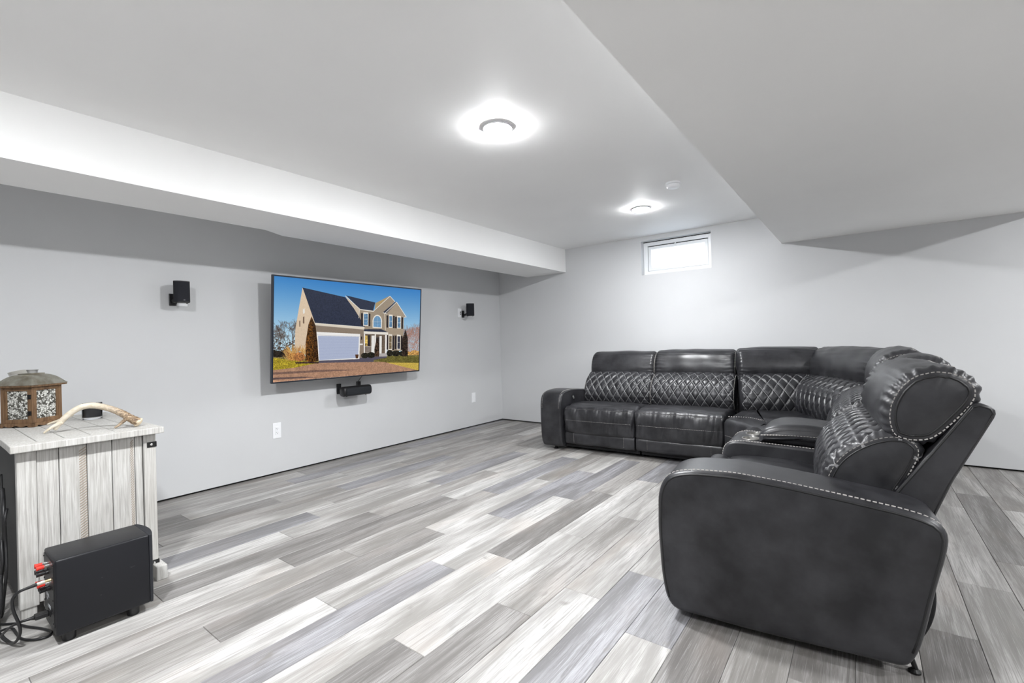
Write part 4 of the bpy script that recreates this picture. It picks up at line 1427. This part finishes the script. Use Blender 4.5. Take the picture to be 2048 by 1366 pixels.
SEAT = [(0.055, 0.205), (0.040, 0.25), (0.034, 0.33), (0.036, 0.40), (0.050, 0.452), (0.085, 0.476), (0.125, 0.474), (0.150, 0.460), (0.175, 0.474), (0.24, 0.487), (0.40, 0.486), (0.58, 0.466), (0.68, 0.44), (0.70, 0.36), (0.68, 0.22), (0.40, 0.19), (0.10, 0.19)]
LUMB = [(0.665, 0.42), (0.612, 0.46), (0.585, 0.53), (0.590, 0.60), (0.622, 0.675), (0.675, 0.735), (0.745, 0.780), (0.815, 0.800), (0.87, 0.79), (0.905, 0.74), (0.88, 0.66), (0.83, 0.56), (0.78, 0.46), (0.73, 0.41)]
HEAD = [(0.862, 0.755), (0.805, 0.775), (0.785, 0.83), (0.792, 0.90), (0.822, 0.972), (0.865, 1.020), (0.925, 1.044), (0.985, 1.042), (1.035, 1.012), (1.062, 0.962), (1.048, 0.905), (1.00, 0.84), (0.945, 0.775), (0.905, 0.755)]
SHELL = [(1.036, 0.928), (1.088, 0.912), (1.097, 0.893), (1.035, 0.76), (0.978, 0.64), (0.925, 0.50), (0.90, 0.30), (0.885, 0.10), (0.74, 0.10), (0.74, 0.33), (0.81, 0.575), (0.92, 0.745)]
BASE = [(0.062, 0.075), (0.050, 0.095), (0.048, 0.19), (0.062, 0.208), (0.30, 0.208), (0.30, 0.075)]


def shift(prof, ds=0.0, dz=0.0, k=0.0):
    return [(s + ds + k * (z - 0.45), z + dz) for s, z in prof]


def seat(fr, t0, t1, seed=1, wr=1.0, stitch=True, footrest=True):
    def dsp(s, z, t, arc, de):
        front = np.clip((0.16 - s) / 0.06, 0, 1) * np.clip((z - 0.20) / 0.03, 0, 1) * np.clip((0.48 - z) / 0.02, 0, 1)
        body = 0.0078 * wr * sn(t * 75 + z * 18, z * 16 - t * 10, seed) + 0.0042 * wr * sn(t * 150 - z * 25, z * 30, seed + 9)
        edge = np.exp(-de / 0.07)
        top = np.clip((z - 0.40) / 0.03, 0, 1) * np.clip((s - 0.16) / 0.05, 0, 1)
        return front * body * (0.5 + 0.9 * edge) + top * (0.003 * sn(t * 22, s * 30, seed + 3)) + 0.0025 * edge * front * np.sin(z * 190 + t * 10)
    o, G, NR, ts, P, arc = pad('seat_cushion', fr, SEAT, t0, t1, 0.030, n=120, m=64, disp=dsp, crown=0.010, capbulge=0.006)
    if stitch:
        for s, z in ((0.045, 0.447), (0.034, 0.332)):
            i = near(P, s, z)
            stitches(o, G[5:-5, i], NR[i], length=0.010, gap=0.0055, w=0.0013)
    if footrest:
        def db(s, z, t, arc, de):
            return 0.004 * np.exp(-de / 0.05) * np.sin(t * 160) * (s < 0.07) + 0.002 * sn(t * 20, z * 20, seed + 5)
        b, G, NR, ts, P, arc = pad('footrest_panel', fr, BASE, t0 + 0.004, t1 - 0.004, 0.014, n=64, m=40, sharp=True, disp=db, capbulge=0.0)
        ia, ib = near(P, 0.050, 0.095), near(P, 0.050, 0.195)
        for f in (0.24, 0.76):
            j = int(len(ts) * f)
            lo, hi = min(ia, ib), max(ia, ib)
            if hi - lo > 40:
                continue
            stitches(b, G[j, lo:hi + 1], NR[lo:hi + 1], length=0.010, gap=0.005, w=0.0016)
    return o


def lumbar(fr, t0, t1, prof=LUMB, cap=True, r=0.030, tq=None):
    def dsp(s, z, t, arc, de):
        A, B_ = t / QW, arc / QH
        q1, q2 = A + B_, A - B_
        d1 = np.abs(q1 - np.round(q1)); d2 = np.abs(q2 - np.round(q2))
        d = np.minimum(d1, d2)
        puff = 0.0085 * (1 - np.exp(-d / 0.14)) - 0.005 * np.exp(-(d / 0.05) ** 2)
        fm = np.clip((0.84 - s) / 0.05, 0, 1) * np.clip(de / 0.02, 0, 1)
        return puff * fm
    o, G, NR, ts, P, arc = pad('lumbar_cushion', fr, prof, t0, t1, r, n=190, m=max(20, int((t1 - t0) / 0.0052)), disp=dsp, crown=0.012, mat_=M_QUILT, capbulge=0.012, gather=0.0035)
    if cap:
        for j in (2, len(ts) - 3):
            q_ = G[j].copy()
            for _ in range(30):
                q_ = (np.roll(q_, 1, 0) + 2 * q_ + np.roll(q_, -1, 0)) / 4
            ax = fr.T * (-1 if j < 10 else 1)
            k_ = [i for i in range(len(P))]
            stitches(o, q_[k_], NR[k_] + ax, length=0.010, gap=0.006, w=0.0016, lift=0.002)
            MB().tube([q.tolist() for q in np.vstack([G[0 if j < 10 else -1], G[0 if j < 10 else -1][:1]])[::3]], 0.003, 6).build('piping', M_RUBBER, o, smooth=True)
    return o


def headrest(fr, t0, t1, prof=HEAD, seed=3, r=0.040, cap=True, gather=0.005, crown=0.012):
    def dsp(s, z, t, arc, de):
        return 0.0022 * sn(t * 20, arc * 26, seed) + 0.0016 * np.clip((z - 0.96) / 0.03, 0, 1) * sn(t * 14, arc * 150, seed + 4)
    o, G, NR, ts, P, arc = pad('headrest', fr, prof, t0, t1, r, n=110, m=70, disp=dsp, crown=crown, capbulge=0.012, gather=gather)
    if cap:
        for j in (2, len(ts) - 3):
            q_ = G[j].copy()
            for _ in range(6):
                q_ = (np.roll(q_, 1, 0) + 2 * q_ + np.roll(q_, -1, 0)) / 4
            ax = fr.T * (-1 if j < 10 else 1)
            stitches(o, np.vstack([q_, q_[:1]]), np.vstack([NR, NR[:1]]) + ax, length=0.010, gap=0.0055, w=0.0016, lift=0.002)
            MB().tube([q.tolist() for q in np.vstack([G[0 if j < 10 else -1], G[0 if j < 10 else -1][:1]])[::2]], 0.004, 6).build('piping', M_RUBBER, o, smooth=True)
        i = near(P, 0.99, 1.04)
        stitches(o, G[6:-6, i], NR[i], length=0.010, gap=0.006, w=0.0014)
    return o


def shell(fr, t0, t1, prof=SHELL):
    o, G, NR, ts, P, arc = pad('back_panel', fr, prof, t0, t1, 0.008, n=120, m=8, sharp=True, smooth_n=1, capbulge=0.004)
    for j in (0, -1):
        pts = G[j]
        idx = [i for i in range(len(P))]
        MB().tube([q.tolist() for q in np.vstack([pts, pts[:1]])[::2]], 0.0035, 6).build('piping', M_RUBBER, o, smooth=True)
    return o


def glide(fr, s, t, h=0.075):
    p = fr.p(s, t, 0.0)
    b = MB().lathe([(0.024, 0), (0.026, 0.006), (0.020, 0.012), (0.014, 0.02), (0.014, h)], p.tolist(), (0, 0, 1), 14)
    autosmooth(b.build('glide_foot', M_BLACKP, sofa))


def under(fr, t0, t1, s0=0.12, s1=0.84):
    p = [fr.p(s, t, z) for z in (0.035, 0.20) for s, t in ((s0, t0), (s0, t1), (s1, t1), (s1, t0))]
    mesh('mechanism_frame', [q.tolist() for q in p], [[3, 2, 1, 0][::-1], [4, 5, 6, 7], [0, 1, 5, 4], [1, 2, 6, 5], [2, 3, 7, 6], [3, 0, 4, 7]], M_BLACKF, sofa)


# --- left recliner with arm, then armless seat, along the back wall
FL = Frame(1.572, -1.305, 3.3)
armrest(FL, 0.0, 0.25, 0, True)
seat(FL, 0.258, 1.032, 11, 0.9)
seat(FL, 1.036, 1.852, 12, 1.2)
lumbar(FL, 0.246, 1.024)
lumbar(FL, 1.026, 1.852)
headrest(FL, 0.252, 1.012, shift(HEAD, 0.0, -0.018), 3)
headrest(FL, 1.016, 1.842, shift(HEAD, 0.0, -0.006), 4)
shell(FL, 0.25, 1.016); shell(FL, 1.020, 1.85)
under(FL, 0.05, 1.06); under(FL, 1.075, 1.865)
for s, t in ((0.10, 0.13), (0.75, 0.13), (0.20, 1.07), (0.75, 1.07), (0.75, 1.85)):
    glide(FL, s, t)
# recline button on the inner side of the left arm
bp = FL.p(0.30, 0.252, 0.548)
b = MB().lathe([(0.022, 0), (0.022, 0.003), (0.016, 0.005), (0.016, 0.004), (0.008, 0.004), (0.008, 0.007), (0.001, 0.008)], bp.tolist(), FL.T.tolist(), 20)
autosmooth(b.build('recline_button', M_CHROME, sofa, label='chrome recline button'))

# --- corner wedge: seat block with a short hollow front, two backs meeting in the corner
def slab(name, poly, z0, z1, r, nn=120, rb=0.01):
    P = polysharp(poly, nn, 4)
    if area(P) < 0:
        P = P[::-1]
    d = np.roll(P, -1, 0) - np.roll(P, 1, 0); nr = np.stack([d[:, 1], -d[:, 0]], 1); nr /= np.linalg.norm(nr, axis=1)[:, None]
    V, F = [], []
    lv = [(z0, rb), (z0 + rb, 0)] + [(z, 0) for z in np.linspace(z0 + rb, z1 - r, 8)[1:]]
    lv += [(z1 - r + r * math.sin(a), r * (1 - math.cos(a))) for a in np.linspace(0, PI / 2, 8)[1:]]
    lv += [(z1 + 0.006, r + 0.03), (z1 + 0.012, r + 0.09)]
    for z, i in lv:
        Q = P - nr * i
        V += [(q[0], q[1], z + 0.0015 * math.sin(q[0] * 40) * (i > 0)) for q in Q]
    for j in range(len(lv) - 1):
        F += [(j * nn + i, j * nn + (i + 1) % nn, (j + 1) * nn + (i + 1) % nn, (j + 1) * nn + i) for i in range(nn)]
    F += [tuple(range(nn))[::-1], tuple(range((len(lv) - 1) * nn, len(lv) * nn))]
    o = mesh(name, V, F, M_LEATHER, sofa, True)
    return o, P, nr


WP = [(3.432, -1.285), (3.54, -1.355), (3.64, -1.455), (3.712, -1.585), (4.35, -1.50), (4.45, -0.75), (4.10, -0.30), (3.46, -0.55)]
w_o, WPP, WNR = slab('seat_cushion', WP, 0.215, 0.470, 0.045)
i0 = int(np.argmin(np.hypot(WPP[:, 0] - 3.436, WPP[:, 1] + 1.28))); i1 = int(np.argmin(np.hypot(WPP[:, 0] - 3.70, WPP[:, 1] + 1.57)))
idx = list(range(i0, i1 + 1)) if i0 < i1 else (list(range(i0, len(WPP))) + list(range(0, i1 + 1)))
if len(idx) > 60:
    idx = list(range(i1, i0 + 1)) if i1 < i0 else (list(range(i1, len(WPP))) + list(range(0, i0 + 1)))
nn3 = np.c_[WNR[idx], np.zeros(len(idx))]
stitches(w_o, np.c_[WPP[idx] - WNR[idx] * 0.008, np.full(len(idx), 0.446)], nn3 + np.array([0, 0, 0.5]), length=0.010, gap=0.0055, w=0.0013)
stitches(w_o, np.c_[WPP[idx], np.full(len(idx), 0.332)], nn3, length=0.010, gap=0.0055, w=0.0013)
slab('footrest_panel', [(a + (4.0 - a) * 0.02, c + (-0.9 - c) * 0.02) for a, c in WP], 0.06, 0.213, 0.015)
# puckered seam across the wedge seat
pk = catmull([(3.455, -1.16, 0.4765), (3.56, -1.165, 0.4795), (3.66, -1.20, 0.481), (3.76, -1.29, 0.480), (3.84, -1.42, 0.477)], 60)
stitches(w_o, pk, np.array([0, 0, 1.0]), length=0.008, gap=0.012, w=0.003)


def seg_frame(x0, y0, x1, y1, ref=0.80):
    ang = math.degrees(math.atan2(y1 - y0, x1 - x0)); a = math.radians(ang)
    return Frame(x0 + math.sin(a) * ref, y0 - math.cos(a) * ref, ang), math.hypot(x1 - x0, y1 - y0)


F3, L3 = seg_frame(3.425, -0.520, 4.015, -0.345)
lumbar(F3, 0.0, L3 + 0.07, cap=False, r=0.022)
headrest(F3, -0.006, L3 + 0.10, shift(HEAD, 0, 0.008), 5, cap=False)
shell(F3, 0.0, L3 + 0.05, shift(SHELL, -0.03))
F4, L4 = seg_frame(4.015, -0.345, 4.44, -1.18)
lumbar(F4, 0.02, L4 + 0.02, cap=False)
headrest(F4, -0.07, L4 + 0.03, shift(HEAD, 0, 0.010), 6, cap=False)
shell(F4, 0.0, L4, shift(SHELL, -0.03))

# --- armless recliner on the right run
F5 = Frame(3.625, -1.375, -89.0)
seat(F5, 0.18, 0.83, 14, 0.8)
lumbar(F5, -0.10, 0.80, cap=False)
headrest(F5, -0.06, 0.80, shift(HEAD, 0.01, 0.030), 7)
shell(F5, 0.0, 0.80)
under(F5, 0.0, 0.80)

# --- console with cup holders
FC = Frame(3.70, -2.190, -88.0)
CON = [(0.03, 0.07), (0.008, 0.10), (0.0, 0.30), (0.004, 0.49), (0.022, 0.535), (0.060, 0.556), (0.12, 0.560), (0.40, 0.553), (0.66, 0.542), (0.72, 0.52), (0.72, 0.07)]
con, G, NR, ts, P, arc = pad('console', FC, CON, 0.0, 0.37, 0.018, n=140, m=16, sharp=True, smooth_n=2, capbulge=0.0)
n_ = len(P)
ia, ib = near(P, 0.0, 0.20), near(P, 0.64, 0.542)
i2 = list(range(min(ia, ib), max(ia, ib) + 1))
if P[i2[len(i2) // 2], 1] < 0.3:
    i2 = list(range(max(ia, ib), n_)) + list(range(0, min(ia, ib) + 1))
for j, t_ in ((7, 0.016), (-8, 0.354)):
    stitches(con, FC.p(P[i2, 0], np.full(len(i2), t_), P[i2, 1] + 0.0005), NR[i2], length=0.010, gap=0.005, w=0.0017)
cups = [(0.150, 0.262), (0.150, 0.108)]
# cut the wells
cut = MB()
for s, t in cups:
    c = FC.p(s, t, 0.47)
    cut.lathe([(0.0465, 0.0), (0.0465, 0.15)], c.tolist(), (0, 0, 1), 32)
co = cut.build('cutter', M_BLACKP)
mod = con.modifiers.new('b', 'BOOLEAN'); mod.operation = 'DIFFERENCE'; mod.object = co; mod.solver = 'EXACT'
bpy.context.view_layer.update()
dg = bpy.context.evaluated_depsgraph_get()
nm = bpy.data.meshes.new_from_object(con.evaluated_get(dg))
con.modifiers.clear()
con.data = nm
bpy.data.objects.remove(co)
for s, t in cups:
    c = FC.p(s, t, 0.0)
    b = MB().lathe([(0.001, 0.476), (0.044, 0.476), (0.0458, 0.480), (0.0458, 0.560), (0.047, 0.5635), (0.0535, 0.5635), (0.0545, 0.560), (0.0465, 0.5585), (0.0465, 0.475), (0.001, 0.474)], c.tolist(), (0, 0, 1), 40, False)
    autosmooth(b.build('cup_holder', M_STEEL, con, label='round steel cup holder'))
LID = [(0.225, 0.556), (0.205, 0.575), (0.210, 0.606), (0.245, 0.640), (0.32, 0.664), (0.44, 0.668), (0.56, 0.655), (0.64, 0.625), (0.665, 0.585), (0.64, 0.55), (0.45, 0.552)]
lid, G, NR, ts, P, arc = pad('console_lid', FC, LID, 0.022, 0.350, 0.035, n=100, m=40, capbulge=0.010, crown=0.008, disp=lambda s, z, t, arc, de: 0.003 * sn(t * 22, s * 16, 8) + 0.004 * np.clip((s - 0.5) / 0.1, 0, 1) * np.sin(t * 130 + s * 20))
ia, ib = near(P, 0.215, 0.60), near(P, 0.655, 0.60)
i2 = list(range(min(ia, ib), max(ia, ib) + 1))
if P[i2[len(i2) // 2], 1] < 0.6:
    i2 = list(range(max(ia, ib), len(P))) + list(range(0, min(ia, ib) + 1))
for t_ in (0.020, 0.352):
    sg = 1 if t_ > 0.2 else -1
    f_ = np.linspace(0, 1, len(i2))
    zz = 0.603 + 0.012 * np.sin(f_ * PI)
    ss = 0.212 + (0.655 - 0.212) * f_
    stitches(lid, FC.p(ss, np.full(len(i2), t_ + sg * 0.0055), zz), FC.T * sg, length=0.011, gap=0.004, w=0.003)
lumbar(FC, 0.012, 0.358, cap=False)
headrest(FC, 0.010, 0.360, shift(HEAD, -0.015, 0.010), 9)
shell(FC, 0.0, 0.37, shift(SHELL, -0.03))
under(FC, 0.02, 0.35)

# --- near recliner with arm
FN = Frame(3.611, -2.568, -85.0)
AW = 1.04
armrest(FN, AW - 0.262, AW, 1, False)
seat(FN, 0.012, AW - 0.266, 17, 0.8)
lumbar(FN, 0.035, AW - 0.245)
headrest(FN, 0.035, AW - 0.240, shift(HEAD, 0.0, 0.004), 10, gather=0.0085, crown=0.006, r=0.036)
shell(FN, 0.01, AW - 0.235)
under(FN, 0.03, AW - 0.05, 0.14, 0.74)
for s, t in ((0.12, 0.90), (0.68, 0.86), (0.12, 0.05), (0.72, 0.05)):
    glide(FN, s, t, 0.06)
# black fabric flap and steel bracket showing under the back
p = []
FLP = [(0.84, 0.42), (0.87, 0.40), (0.895, 0.32), (0.900, 0.25), (0.888, 0.18), (0.862, 0.12), (0.83, 0.09), (0.81, 0.12)]
pad('dust_flap', FN, FLP, 0.05, AW - 0.10, 0.006, n=40, m=6, mat_=M_BLACKF, capbulge=0.0)
b = MB()
for i in range(1):
    q = [FN.p(s, AW - 0.09, z).tolist() for s, z in ((0.80, 0.10), (0.825, 0.055), (0.838, 0.012))]
    b.tube(q, 0.008, 8)
    c = FN.p(0.835, AW - 0.09, 0.0)
    b.lathe([(0.018, 0.0), (0.018, 0.006), (0.010, 0.014)], c.tolist(), (0, 0, 1), 14)
b.build('glide_bracket', M_BLACKM, sofa)
build_stitches()
print('planks', npl, 'tris', sum(len(p.vertices) - 2 for o in bpy.data.objects if o.type == 'MESH' for p in o.data.polygons))
